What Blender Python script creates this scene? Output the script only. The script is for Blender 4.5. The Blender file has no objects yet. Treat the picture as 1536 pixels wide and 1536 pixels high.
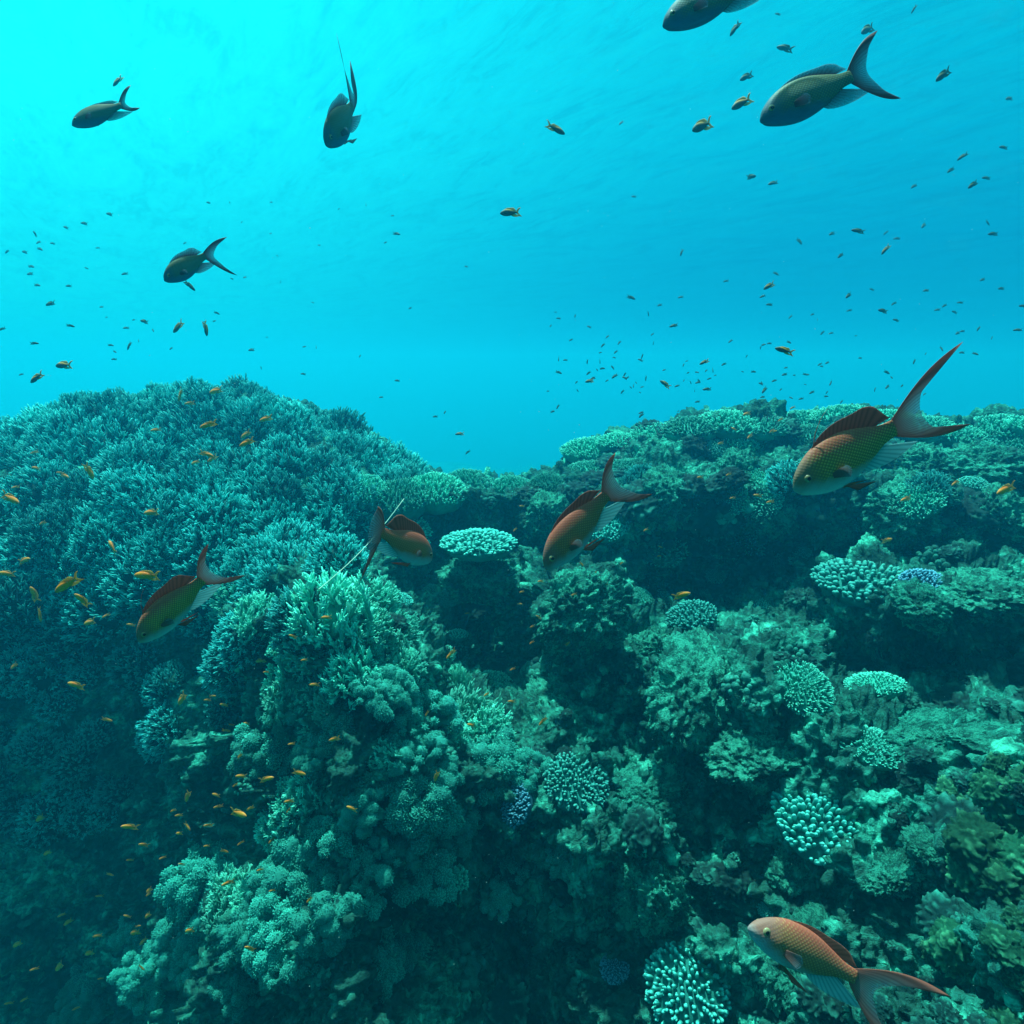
import bpy, math, random
import numpy as np
from mathutils import Vector, Matrix
from mathutils.bvhtree import BVHTree

SC = bpy.context.scene
COL = SC.collection
# ------------------------------------------------------------------ camera
PITCH = math.radians(12.8)
F = 915.0                                   # focal length in pixels of a 1536 px frame
cam_d = bpy.data.cameras.new('camera')
cam_d.sensor_width = 36
cam_d.lens = 36 * F / 1536
cam_d.clip_start = 0.02
cam_d.clip_end = 2000
cam = bpy.data.objects.new('camera', cam_d)
COL.objects.link(cam)
cam.rotation_euler = (math.radians(90) - PITCH, 0, 0)
SC.camera = cam
FWD = Vector((0, math.cos(PITCH), -math.sin(PITCH)))
UPV = Vector((0, math.sin(PITCH), math.cos(PITCH)))
RGT = Vector((1, 0, 0))


def at(px, py, d):
    """point seen at photo pixel (px, py), d metres in front of the lens"""
    return (FWD + RGT * ((px - 768) / F) + UPV * ((768 - py) / F)) * d


# ------------------------------------------------------------------ light
SUN_DIR = Vector((-0.13, 0.28, 0.94)).normalized()      # towards the sun
SUN_STRENGTH = 5.0
SUN_COL = (0.58, 1.0, 0.90)
WORLD_STRENGTH = 0.40
HAZE_DENSITY = 0.080
SC.view_settings.view_transform = 'Standard'
SC.view_settings.look = 'None'
SC.view_settings.gamma = 1
SC.view_settings.exposure = 1.05
SC.view_settings.use_curve_mapping = False

sun_d = bpy.data.lights.new('sun', 'SUN')
sun_d.energy = SUN_STRENGTH
sun_d.angle = math.radians(1.2)
sun_d.color = SUN_COL
sun = bpy.data.objects.new('sun', sun_d)
COL.objects.link(sun)
sun.rotation_euler = SUN_DIR.to_track_quat('Z', 'Y').to_euler()
sun.location = SUN_DIR * 20

world = bpy.data.worlds.new('World')
SC.world = world
world.use_nodes = True


class NT:
    """tiny helper to write node trees"""
    def __init__(self, tree):
        self.t = tree
        tree.nodes.clear()

    def n(self, typ, **kw):
        nd = self.t.nodes.new(typ)
        for k, v in kw.items():
            if k.startswith('i_'):
                key = k[2:]
                key = int(key) if key.isdigit() else key.replace('_', ' ')
                self.set(nd.inputs[key], v)
            else:
                setattr(nd, k, v)
        return nd

    def set(self, sock, v):
        if isinstance(v, bpy.types.NodeSocket):
            self.t.links.new(v, sock)
        elif isinstance(v, bpy.types.Node):
            self.t.links.new(v.outputs[0], sock)
        else:
            if sock.type == 'RGBA' and len(v) == 3:
                v = (*v, 1)
            sock.default_value = v

    def math(self, op, a, b=0.0, c=0.0):
        nd = self.n('ShaderNodeMath', operation=op)
        self.set(nd.inputs[0], a)
        self.set(nd.inputs[1], b)
        self.set(nd.inputs[2], c)
        return nd.outputs[0]

    def mix(self, f, a, b, mode='MIX'):
        nd = self.n('ShaderNodeMix', data_type='RGBA', blend_type=mode)
        self.set(nd.inputs[0], f)
        self.set(nd.inputs[6], a)
        self.set(nd.inputs[7], b)
        return nd.outputs[2]

    def ramp(self, f, stops, interp='LINEAR'):
        nd = self.n('ShaderNodeValToRGB')
        nd.color_ramp.interpolation = interp
        el = nd.color_ramp.elements
        while len(el) < len(stops):
            el.new(0.5)
        for e, (p, c) in zip(el, stops):
            e.position = p
            e.color = (*c, 1) if len(c) == 3 else c
        self.set(nd.inputs[0], f)
        return nd.outputs[0]

    def noise(self, vec, scale, detail=3, rough=0.55, dist=0.0):
        nd = self.n('ShaderNodeTexNoise')
        nd.inputs['Scale'].default_value = scale
        nd.inputs['Detail'].default_value = detail
        nd.inputs['Roughness'].default_value = rough
        nd.inputs['Distortion'].default_value = dist
        if vec is not None:
            self.set(nd.inputs['Vector'], vec)
        return nd.outputs[0]


def g(v):
    return (v, v, v)


# the lit water body beyond the reef: bright towards the sun, blue at eye level, dark below
w = NT(world.node_tree)
tc = w.n('ShaderNodeTexCoord')
nrm = w.n('ShaderNodeVectorMath', operation='NORMALIZE')
w.set(nrm.inputs[0], tc.outputs['Generated'])
sep = w.n('ShaderNodeSeparateXYZ')
w.set(sep.inputs[0], nrm.outputs[0])
base = w.ramp(w.math('MULTIPLY_ADD', sep.outputs[2], 0.5, 0.5), [
    (0.00, (0.000, 0.008, 0.014)), (0.38, (0.000, 0.030, 0.070)), (0.455, (0.000, 0.160, 0.360)),
    (0.505, (0.000, 0.200, 0.400)), (0.58, (0.000, 0.33, 0.62)), (0.66, (0.000, 0.56, 0.84)), (0.74, (0.000, 0.70, 0.95)), (0.84, (0.05, 0.95, 1.2)), (0.93, (0.7, 2.8, 2.6))])
dot = w.n('ShaderNodeVectorMath', operation='DOT_PRODUCT')
w.set(dot.inputs[0], nrm.outputs[0])
dot.inputs[1].default_value = Vector((-0.62, 0.60, 0.50)).normalized()
gl = w.math('POWER', w.math('MAXIMUM', dot.outputs['Value'], 0.0), 4.0)
tot = w.mix(1.0, base, w.mix(gl, (0, 0, 0), (0.02, 1.05, 0.75)), 'ADD')
# the water behind the diver, away from the sun, is dimmer
bk = w.n('ShaderNodeMapRange')
w.set(bk.inputs[0], sep.outputs[1])
bk.inputs[1].default_value = -0.35
bk.inputs[2].default_value = 0.35
bk.inputs[3].default_value = 0.22
bk.inputs[4].default_value = 1.0
tot = w.mix(1.0, tot, bk.outputs[0], 'MULTIPLY')
bg = w.n('ShaderNodeBackground')
w.set(bg.inputs[0], tot)
bg.inputs[1].default_value = WORLD_STRENGTH
wo = w.n('ShaderNodeOutputWorld')
w.t.links.new(bg.outputs[0], wo.inputs[0])

cy = SC.cycles
cy.max_bounces = 5
cy.diffuse_bounces = 2
cy.glossy_bounces = 2
cy.transmission_bounces = 3
cy.volume_bounces = 1
cy.transparent_max_bounces = 12
cy.use_denoising = True
cy.caustics_reflective = False
cy.caustics_refractive = False
cy.sample_clamp_indirect = 4

# ------------------------------------------------------------------ helpers


def tag(o, label=None, cat=None, group=None, kind=None):
    if label:
        o['label'] = label
    if cat:
        o['category'] = cat
    if group:
        o['group'] = group
    if kind:
        o['kind'] = kind
    return o


def empty(name, mw=None):
    o = bpy.data.objects.new(name, None)
    o.empty_display_size = 0.05
    COL.objects.link(o)
    if mw is not None:
        o.matrix_world = mw
    return o


def link(name, me, parent=None):
    o = bpy.data.objects.new(name, me)
    COL.objects.link(o)
    if parent is not None:
        o.parent = parent
    return o


class MB:
    """mesh buffer: verts, faces and one float per vertex called tip"""
    def __init__(self):
        self.v, self.f, self.a, self.nv = [], [], [], 0

    def add(self, v, f, a=None):
        v = np.asarray(v, float)
        self.v.append(v)
        self.f.extend([tuple(i + self.nv for i in q) for q in f])
        self.a.append(np.zeros(len(v)) if a is None else np.broadcast_to(np.asarray(a, float), (len(v),)))
        self.nv += len(v)

    def mesh(self, name, mat, smooth=True):
        me = bpy.data.meshes.new(name)
        me.from_pydata(np.concatenate(self.v).tolist(), [], self.f)
        at_ = me.attributes.new('tip', 'FLOAT', 'POINT')
        at_.data.foreach_set('value', np.concatenate(self.a).astype(np.float32))
        me.materials.append(mat)
        if smooth:
            me.polygons.foreach_set('use_smooth', [True] * len(me.polygons))
        me.update()
        return me


def frame_of(d):
    d = d / (np.linalg.norm(d) + 1e-9)
    a = np.array([0, 0, 1.0]) if abs(d[2]) < 0.9 else np.array([1.0, 0, 0])
    u = np.cross(d, a)
    u /= np.linalg.norm(u)
    return u, np.cross(d, u)


def tube(mb, pts, rad, k=5, t0=0.0, t1=1.0, ph=0.0):
    """tapered tube along pts with a rounded closed tip; tip value runs t0..t1"""
    pts = np.asarray(pts, float)
    n = len(pts)
    u, v = frame_of(pts[-1] - pts[0])
    ang = ph + np.arange(k) * 2 * math.pi / k
    ring = np.cos(ang)[:, None] * u + np.sin(ang)[:, None] * v
    V = (pts[:, None, :] + ring[None] * np.asarray(rad)[:, None, None]).reshape(-1, 3)
    d = pts[-1] - pts[-2]
    d /= np.linalg.norm(d) + 1e-9
    V = np.vstack([V, pts[-1] + d * rad[-1] * 0.8])
    fs = []
    for i in range(n - 1):
        for j in range(k):
            a, b = i * k + j, i * k + (j + 1) % k
            fs.append((a, b, b + k, a + k))
    for j in range(k):
        fs.append(((n - 1) * k + j, (n - 1) * k + (j + 1) % k, n * k))
    A = np.append(np.repeat(np.linspace(t0, t1, n), k), t1)
    mb.add(V, fs, A)


# gradient noise on numpy arrays
_rs = np.random.RandomState(7)
_perm = _rs.permutation(256)
_perm = np.concatenate([_perm, _perm, _perm])
_grad = _rs.normal(size=(256, 3))
_grad /= np.linalg.norm(_grad, axis=1)[:, None]


def perlin(P):
    P = np.asarray(P, float)
    i = np.floor(P).astype(int)
    f = P - i
    i &= 255
    u = f * f * f * (f * (f * 6 - 15) + 10)
    out = 0
    for dx in (0, 1):
        wx = u[:, 0] if dx else 1 - u[:, 0]
        for dy in (0, 1):
            wy = u[:, 1] if dy else 1 - u[:, 1]
            for dz in (0, 1):
                wz = u[:, 2] if dz else 1 - u[:, 2]
                h = _perm[_perm[_perm[(i[:, 0] + dx) & 255] + ((i[:, 1] + dy) & 255)] + ((i[:, 2] + dz) & 255)]
                gr = _grad[h]
                out = out + wx * wy * wz * (gr[:, 0] * (f[:, 0] - dx) + gr[:, 1] * (f[:, 1] - dy) + gr[:, 2] * (f[:, 2] - dz))
    return out


def ico(sub):
    import bmesh
    bm = bmesh.new()
    bmesh.ops.create_icosphere(bm, subdivisions=sub, radius=1)
    v = np.array([q.co[:] for q in bm.verts])
    f = [tuple(x.index for x in q.verts) for q in bm.faces]
    bm.free()
    return v, f


ICO = {s: ico(s) for s in (2, 3, 4, 5, 6)}

# ------------------------------------------------------------------ materials


def new_mat(name):
    m = bpy.data.materials.new(name)
    m.use_nodes = True
    return m, NT(m.node_tree)


def finish(nt, shader, vol=None):
    o = nt.n('ShaderNodeOutputMaterial')
    nt.t.links.new(shader, o.inputs[0])


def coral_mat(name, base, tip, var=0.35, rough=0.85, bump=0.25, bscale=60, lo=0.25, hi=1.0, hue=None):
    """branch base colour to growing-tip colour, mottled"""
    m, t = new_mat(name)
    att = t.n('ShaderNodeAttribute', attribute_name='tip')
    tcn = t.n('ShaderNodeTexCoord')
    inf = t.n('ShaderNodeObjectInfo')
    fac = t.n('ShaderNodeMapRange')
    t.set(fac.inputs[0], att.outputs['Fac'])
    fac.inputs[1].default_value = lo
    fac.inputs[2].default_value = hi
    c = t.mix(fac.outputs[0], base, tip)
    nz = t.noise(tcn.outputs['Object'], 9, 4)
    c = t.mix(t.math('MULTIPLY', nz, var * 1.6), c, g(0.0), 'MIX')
    r = t.math('MULTIPLY_ADD', inf.outputs['Random'], 0.75, 0.60)
    hsv = t.n('ShaderNodeHueSaturation')
    t.set(hsv.inputs['Value'], r)
    t.set(hsv.inputs['Color'], c)
    b = t.n('ShaderNodeBump')
    b.inputs['Strength'].default_value = bump
    b.inputs['Distance'].default_value = 0.01
    t.set(b.inputs['Height'], t.noise(tcn.outputs['Object'], bscale, 3, 0.7))
    p = t.n('ShaderNodeBsdfPrincipled')
    t.set(p.inputs['Base Color'], hsv.outputs[0])
    t.set(p.inputs['Roughness'], rough)
    p.inputs['Specular IOR Level'].default_value = 0.2
    t.set(p.inputs['Normal'], b.outputs[0])
    finish(t, p.outputs[0])
    return m


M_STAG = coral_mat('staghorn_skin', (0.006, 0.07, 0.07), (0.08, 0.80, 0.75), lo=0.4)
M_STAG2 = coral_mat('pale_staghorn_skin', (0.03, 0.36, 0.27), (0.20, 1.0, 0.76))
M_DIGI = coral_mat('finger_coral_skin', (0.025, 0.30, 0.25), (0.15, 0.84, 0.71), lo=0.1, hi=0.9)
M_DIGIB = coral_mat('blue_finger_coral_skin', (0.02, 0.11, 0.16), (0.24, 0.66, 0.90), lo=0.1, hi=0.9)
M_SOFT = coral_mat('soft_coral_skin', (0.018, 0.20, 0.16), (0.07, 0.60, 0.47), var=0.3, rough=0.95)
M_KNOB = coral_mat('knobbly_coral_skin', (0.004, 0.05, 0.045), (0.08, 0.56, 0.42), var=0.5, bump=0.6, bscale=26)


def rock_mat(name='reef_rock', shift=0.0):
    m, t = new_mat(name)
    tcn = t.n('ShaderNodeTexCoord')
    P = tcn.outputs['Object']
    n1 = t.noise(P, 2.2, 6, 0.62, 0.6)
    n2 = t.noise(P, 14, 5, 0.7, 0.8)
    n3 = t.noise(P, 55, 4, 0.7)
    m1 = t.math('ADD', t.math('ADD', t.math('MULTIPLY', n1, 0.55), shift), t.math('MULTIPLY', n2, 0.45))
    c = t.ramp(m1, [(0.36, (0.006, 0.03, 0.03)), (0.46, (0.018, 0.09, 0.07)), (0.53, (0.03, 0.26, 0.19)), (0.60, (0.11, 0.78, 0.54))])
    vor = t.n('ShaderNodeTexVoronoi')
    vor.inputs['Scale'].default_value = 38
    t.set(vor.inputs['Vector'], P)
    hgt = t.math('ADD', t.math('MULTIPLY', n2, 1.2), t.math('ADD', t.math('MULTIPLY', n3, 0.5), t.math('MULTIPLY', vor.outputs['Distance'], -0.5)))
    b = t.n('ShaderNodeBump')
    b.inputs['Strength'].default_value = 0.9
    b.inputs['Distance'].default_value = 0.03
    t.set(b.inputs['Height'], hgt)
    p = t.n('ShaderNodeBsdfPrincipled')
    t.set(p.inputs['Base Color'], t.mix(t.math('MULTIPLY', n3, 0.6), c, (0.012, 0.07, 0.055)))
    p.inputs['Roughness'].default_value = 0.95
    p.inputs['Specular IOR Level'].default_value = 0.1
    t.set(p.inputs['Normal'], b.outputs[0])
    finish(t, p.outputs[0])
    return m


M_ROCK = rock_mat('reef_rock', -0.005)
M_PALEROCK = rock_mat('pale_eroded_rock', 0.045)
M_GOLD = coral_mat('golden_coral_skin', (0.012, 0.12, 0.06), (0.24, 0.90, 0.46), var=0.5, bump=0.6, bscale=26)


def body_mat(name, back, flank, dot, belly, head, zb=0.2, dots=True, dot_r=0.22):
    """scaled skin in body-length units: coloured back, dotted flank, pale belly, plain head"""
    m, t = new_mat(name)
    tcn = t.n('ShaderNodeTexCoord')
    s = t.n('ShaderNodeSeparateXYZ')
    t.set(s.inputs[0], tcn.outputs['Object'])
    X, Z = s.outputs[0], s.outputs[2]
    nz = t.math('MULTIPLY_ADD', t.noise(tcn.outputs['Object'], 14, 3), 0.06, -0.03)
    zz = t.math('ADD', Z, nz)
    # the belly colour runs higher towards the throat
    zz = t.math('ADD', zz, t.math('MULTIPLY', t.math('ADD', X, 0.35), -0.16))
    k = t.n('ShaderNodeMapRange')
    t.set(k.inputs[0], zz)
    k.inputs[1].default_value = -zb
    k.inputs[2].default_value = zb
    c = t.ramp(k.outputs[0], [(0.05, belly), (0.24, tuple(0.5 * (a + b) for a, b in zip(belly, flank))), (0.38, flank), (0.66, flank), (0.88, back)])
    hd = t.n('ShaderNodeMapRange')
    t.set(hd.inputs[0], X)
    hd.inputs[1].default_value = -0.27
    hd.inputs[2].default_value = -0.13
    c = t.mix(t.math('MULTIPLY', hd.outputs[0], 0.75), c, t.mix(t.ramp(k.outputs[0], [(0.15, g(0)), (0.45, g(1))]), belly, head))
    bump_in = None
    if dots:
        u = t.math('MULTIPLY', X, 27)
        v = t.math('MULTIPLY', Z, 32)

        def lattice(o):
            a = t.math('SUBTRACT', t.math('FRACT', t.math('ADD', u, o)), 0.5)
            b_ = t.math('SUBTRACT', t.math('FRACT', t.math('ADD', v, o)), 0.5)
            return t.math('SQRT', t.math('ADD', t.math('MULTIPLY', a, a), t.math('MULTIPLY', b_, b_)))
        d = t.math('MINIMUM', lattice(0.0), lattice(0.5))
        dm = t.n('ShaderNodeMapRange')
        t.set(dm.inputs[0], d)
        dm.inputs[1].default_value = dot_r + 0.08
        dm.inputs[2].default_value = dot_r - 0.10
        mid = t.ramp(k.outputs[0], [(0.25, g(0)), (0.40, g(1)), (0.80, g(1)), (0.95, g(0.2))])
        f = t.math('MULTIPLY', t.math('MULTIPLY', dm.outputs[0], mid), t.math('SUBTRACT', 1.0, hd.outputs[0]))
        c = t.mix(t.math('MULTIPLY', f, 0.68), c, dot)
        bump_in = d
    p = t.n('ShaderNodeBsdfPrincipled')
    t.set(p.inputs['Base Color'], c)
    p.inputs['Roughness'].default_value = 0.6
    p.inputs['Specular IOR Level'].default_value = 0.2
    if bump_in is not None:
        b = t.n('ShaderNodeBump')
        b.inputs['Strength'].default_value = 0.12
        b.inputs['Distance'].default_value = 0.004
        t.set(b.inputs['Height'], t.math('MULTIPLY', bump_in, -1.0))
        t.set(p.inputs['Normal'], b.outputs[0])
    finish(t, p.outputs[0])
    return m


def fin_mat(name, root, web, rays=0.5, alpha=0.5):
    """tip attribute: 0 at the root/edge rays, 1 on the pale web"""
    m, t = new_mat(name)
    att = t.n('ShaderNodeAttribute', attribute_name='tip')
    ray = t.n('ShaderNodeAttribute', attribute_name='ray')
    wv = t.math('ABSOLUTE', t.math('SINE', t.math('MULTIPLY', ray.outputs['Fac'], 3.14159)))
    c = t.mix(att.outputs['Fac'], root, web)
    c = t.mix(t.math('MULTIPLY', t.math('POWER', wv, 4.0), rays), c, tuple(x * 0.3 for x in root))
    p = t.n('ShaderNodeBsdfPrincipled')
    t.set(p.inputs['Base Color'], c)
    p.inputs['Roughness'].default_value = 0.5
    tl = t.n('ShaderNodeBsdfTranslucent')
    t.set(tl.inputs[0], c)
    mx = t.n('ShaderNodeMixShader')
    mx.inputs[0].default_value = 0.4
    t.t.links.new(p.outputs[0], mx.inputs[1])
    t.t.links.new(tl.outputs[0], mx.inputs[2])
    tr = t.n('ShaderNodeBsdfTransparent')
    m2 = t.n('ShaderNodeMixShader')
    a = t.math('SUBTRACT', 1.0, t.math('MULTIPLY', att.outputs['Fac'], 1 - alpha))
    t.set(m2.inputs[0], a)
    t.t.links.new(tr.outputs[0], m2.inputs[1])
    t.t.links.new(mx.outputs[0], m2.inputs[2])
    finish(t, m2.outputs[0])
    return m


def plain(name, c, rough=0.5):
    m, t = new_mat(name)
    tcn = t.n('ShaderNodeTexCoord')
    p = t.n('ShaderNodeBsdfPrincipled')
    nz = t.noise(tcn.outputs['Object'], 30, 3)
    t.set(p.inputs['Base Color'], t.mix(t.math('MULTIPLY', nz, 0.4), c, tuple(x * 0.6 for x in c)))
    p.inputs['Roughness'].default_value = rough
    finish(t, p.outputs[0])
    return m


M_BODY = body_mat('anthias_skin', (0.52, 0.105, 0.06), (0.34, 0.165, 0.05), (0.85, 0.52, 0.13), (0.44, 0.56, 0.58), (0.36, 0.16, 0.12))
M_REDBODY = body_mat('reddish_anthias_skin', (0.58, 0.10, 0.06), (0.42, 0.135, 0.06), (0.75, 0.34, 0.12), (0.36, 0.48, 0.52), (0.40, 0.14, 0.12), dot_r=0.16)
M_FIN = fin_mat('anthias_fin', (0.54, 0.13, 0.09), (0.20, 0.34, 0.38))
M_DORSAL = fin_mat('dorsal_fin_skin', (0.50, 0.11, 0.06), (0.46, 0.12, 0.08), rays=0.5, alpha=0.95)
M_PALEFIN = fin_mat('pale_fin_skin', (0.25, 0.50, 0.50), (0.35, 0.60, 0.60), alpha=0.7)
M_BACKLITBODY = body_mat('backlit_anthias_skin', (0.12, 0.12, 0.06), (0.10, 0.15, 0.12), (0.28, 0.30, 0.12), (0.04, 0.16, 0.34), (0.07, 0.14, 0.20), dot_r=0.18)  # anthias against bright water: backlit shade and blue haze put into the colour
M_BACKLITFIN = fin_mat('backlit_anthias_fin', (0.22, 0.05, 0.06), (0.12, 0.28, 0.38))  # fins of the same fish, backlit shade painted in
M_EYE = plain('eye_white', (0.45, 0.30, 0.15), 0.25)
M_PUPIL = plain('eye_pupil', (0.01, 0.01, 0.015), 0.1)
M_ORANGE = body_mat('basslet_skin', (0.98, 0.19, 0.02), (0.98, 0.34, 0.02), (1, 0.6, 0.1), (0.95, 0.42, 0.10), (0.98, 0.22, 0.05), dots=False)
M_YFIN = fin_mat('basslet_fin', (0.95, 0.42, 0.03), (0.95, 0.55, 0.12), alpha=0.8)
M_SHADE = body_mat('damsel_skin', (0.14, 0.13, 0.03), (0.05, 0.06, 0.05), (1, 0.6, 0.1), (0.03, 0.06, 0.09), (0.05, 0.05, 0.05), dots=False)
M_SHADEFIN = fin_mat('damsel_fin', (0.12, 0.10, 0.03), (0.20, 0.22, 0.06), alpha=0.9)
M_YBACK = body_mat('yellow_back_skin', (0.60, 0.26, 0.04), (0.05, 0.07, 0.06), (1, 0.6, 0.1), (0.05, 0.10, 0.13), (0.12, 0.14, 0.10), dots=False)
M_LINE = plain('line_skin', (0.70, 0.85, 0.65), 0.6)

# ------------------------------------------------------------------ water surface and haze


def water_surface():
    m, t = new_mat('water_surface_skin')
    tcn = t.n('ShaderNodeTexCoord')
    mp = t.n('ShaderNodeMapping')
    rt = t.n('ShaderNodeMapping')
    rt.inputs['Rotation'].default_value = (0, 0, math.radians(-122))
    t.set(rt.inputs[0], tcn.outputs['Object'])
    mp.inputs['Scale'].default_value = (0.42, 1.5, 1)
    t.set(mp.inputs[0], rt.outputs[0])
    n1 = t.noise(mp.outputs[0], 1.1, 5, 0.62, 1.3)
    n2 = t.noise(mp.outputs[0], 4.0, 4, 0.65, 1.6)
    b = t.n('ShaderNodeBump')
    b.inputs['Strength'].default_value = 1.0
    b.inputs['Distance'].default_value = 0.25
    t.set(b.inputs['Height'], t.math('MULTIPLY_ADD', n2, 0.3, n1))
    # light thrown by the ripples: brighter and dimmer strips in what passes through
    rp = t.ramp(t.math('MULTIPLY_ADD', n2, 0.4, t.math('MULTIPLY', n1, 0.6)),
                [(0.38, (0.64, 0.80, 0.86)), (0.48, (0.84, 0.93, 0.96)), (0.60, (1, 1, 1))])
    tr = t.n('ShaderNodeBsdfTransparent')
    t.set(tr.inputs[0], rp)
    gl_ = t.n('ShaderNodeBsdfGlossy')
    gl_.inputs['Roughness'].default_value = 0.12
    t.set(gl_.inputs['Normal'], b.outputs[0])
    mx = t.n('ShaderNodeMixShader')
    mx.inputs[0].default_value = 0.16
    t.t.links.new(tr.outputs[0], mx.inputs[1])
    t.t.links.new(gl_.outputs[0], mx.inputs[2])
    finish(t, mx.outputs[0])
    n = 160
    s = np.linspace(-1, 1, n)
    gx = np.sign(s) * np.abs(s) ** 2.2 * 160
    X, Y = np.meshgrid(gx, gx + 8)
    P = np.stack([X.ravel(), Y.ravel(), np.zeros(n * n)], 1)
    fade = np.clip(1 - np.hypot(X.ravel(), Y.ravel()) / 40, 0, 1)
    P[:, 2] = 2.5 + fade * (0.16 * perlin(P * [0.5, 0.9, 1] + 3.3))
    fs = [(i * n + j, i * n + j + 1, (i + 1) * n + j + 1, (i + 1) * n + j) for i in range(n - 1) for j in range(n - 1)]
    mb = MB()
    mb.add(P, fs)
    tag(link('water_surface', mb.mesh('water_surface', m)), kind='structure')


water_surface()


def haze_box():
    m, t = new_mat('haze_volume')
    v = t.n('ShaderNodeVolumePrincipled')
    v.inputs['Color'].default_value = (0.01, 0.28, 0.46, 1)
    v.inputs['Absorption Color'].default_value = (0.03, 0.72, 0.92, 1)
    v.inputs['Density'].default_value = HAZE_DENSITY
    v.inputs['Anisotropy'].default_value = 0.6
    o = t.n('ShaderNodeOutputMaterial')
    t.t.links.new(v.outputs[0], o.inputs[1])
    x, y0, y1, z0, z1 = 60, -20, 75, -16, 2.15
    vs = [(a, b, c) for a in (-x, x) for b in (y0, y1) for c in (z0, z1)]
    fs = [(0, 1, 3, 2), (4, 6, 7, 5), (0, 4, 5, 1), (2, 3, 7, 6), (0, 2, 6, 4), (1, 5, 7, 3)]
    me = bpy.data.meshes.new('haze')
    me.from_pydata(vs, [], fs)
    me.materials.append(m)
    tag(link('haze', me), kind='stuff')


haze_box()

# ------------------------------------------------------------------ reef terrain
COLS = [-1800, -700, -250, 0, 180, 350, 500, 620, 740, 850, 980, 1110, 1250, 1390, 1536, 1850, 3200]
ROWS = [1800, 1536, 1400, 1250, 1100, 1000, 900, 820, 740]
DEPTH = [
    # -1800 -700 -250  0    180  350  500  620  740  850  980  1110 1250 1390 1536 1850 3200
    [3.9, 3.9, 3.8, 3.8, 3.6, 2.5, 2.1, 2.3, 2.5, 2.4, 2.2, 2.0, 1.8, 1.6, 1.4, 1.3, 1.3],   # 1800
    [3.9, 3.9, 3.8, 3.8, 3.7, 2.6, 2.2, 2.4, 2.7, 2.7, 2.4, 2.3, 2.0, 1.8, 1.6, 1.4, 1.3],   # 1536
    [3.9, 3.9, 3.8, 3.8, 3.8, 2.7, 2.3, 2.7, 3.0, 2.9, 2.6, 2.4, 2.2, 2.0, 1.7, 1.5, 1.4],   # 1400
    [3.8, 3.8, 3.8, 3.8, 3.8, 3.0, 2.4, 2.5, 2.65, 2.65, 2.6, 2.6, 2.3, 2.2, 1.9, 1.7, 1.6],   # 1250
    [3.8, 3.8, 3.7, 3.7, 3.7, 3.2, 2.5, 2.5, 2.9, 3.1, 3.1, 2.7, 2.5, 2.5, 2.2, 2.0, 1.9],   # 1100
    [3.8, 3.8, 3.7, 3.7, 3.7, 3.3, 2.6, 3.0, 4.2, 3.4, 3.1, 2.7, 3.3, 3.5, 3.3, 2.7, 2.2],   # 1000
    [3.8, 3.8, 3.7, 3.6, 3.7, 3.5, 2.8, 4.2, 4.4, 3.3, 4.1, 4.2, 3.5, 2.9, 3.0, 2.9, 2.6],   # 900
    [3.8, 3.8, 3.7, 3.7, 3.7, 3.7, 3.8, 4.3, 4.6, 4.2, 4.15, 4.55, 4.05, 3.75, 3.7, 3.4, 3.0],   # 820
    [4.0, 4.0, 3.9, 3.9, 3.9, 4.0, 4.1, 4.3, 4.3, 4.4, 3.9, 3.9, 3.9, 3.7, 3.7, 3.4, 3.2],   # 740
]
CREST_PY = [760, 720, 690, 655, 605, 600, 650, 725, 742, 715, 655, 628, 625, 640, 630, 640, 660]
CREST_D = [4.6, 4.6, 4.6, 4.7, 4.8, 4.8, 4.9, 5.4, 5.6, 5.3, 5.0, 5.0, 5.0, 5.2, 5.0, 4.6, 4.0]
MID_PY = [0.5 * (c + 740) for c in CREST_PY]


def build_ctrl():
    nC = len(COLS)
    rows = []
    r0 = [at(COLS[c], 1800, DEPTH[0][c]) for c in range(nC)]
    rows.append([Vector((p.x, -7.0, p.z - 0.6)) for p in r0])
    rows.append([Vector((p.x, -2.0, p.z - 0.4)) for p in r0])
    for r, py in enumerate(ROWS):
        rows.append([at(COLS[c], py, DEPTH[r][c]) for c in range(nC)])
    # upper face between the 740 row and the crest
    mid = []
    for c in range(nC):
        d = 0.35 * DEPTH[-1][c] + 0.65 * CREST_D[c] - 0.2
        mid.append(at(COLS[c], min(730, MID_PY[c] - 3) if CREST_PY[c] < 735 else 738, d))
    rows.append(mid)
    cr = [at(COLS[c], CREST_PY[c], CREST_D[c]) for c in range(nC)]
    rows.append(cr)
    for dy, dz, k in ((1.2, -0.12, 1.0), (4, -0.9, 1.3), (12, -3.5, 1.9), (60, -9, 3.5)):
        rows.append([Vector((p.x * k, p.y + dy, p.z + dz)) for p in cr])
    return np.array([[list(p) for p in r] for r in rows])


def catmull(C, counts):
    """Catmull-Rom along axis 0 with a number of steps per segment"""
    n = C.shape[0]
    out = []
    for i in range(n - 1):
        p0, p1, p2, p3 = C[max(i - 1, 0)], C[i], C[i + 1], C[min(i + 2, n - 1)]
        t = np.arange(counts[i]) / counts[i]
        t = t.reshape(-1, *([1] * (C.ndim - 1)))
        out.append(0.5 * ((2 * p1) + (-p0 + p2) * t + (2 * p0 - 5 * p1 + 4 * p2 - p3) * t ** 2 + (-p0 + 3 * p1 - 3 * p2 + p3) * t ** 3))
    out.append(C[-1:])
    return np.concatenate(out)


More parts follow.
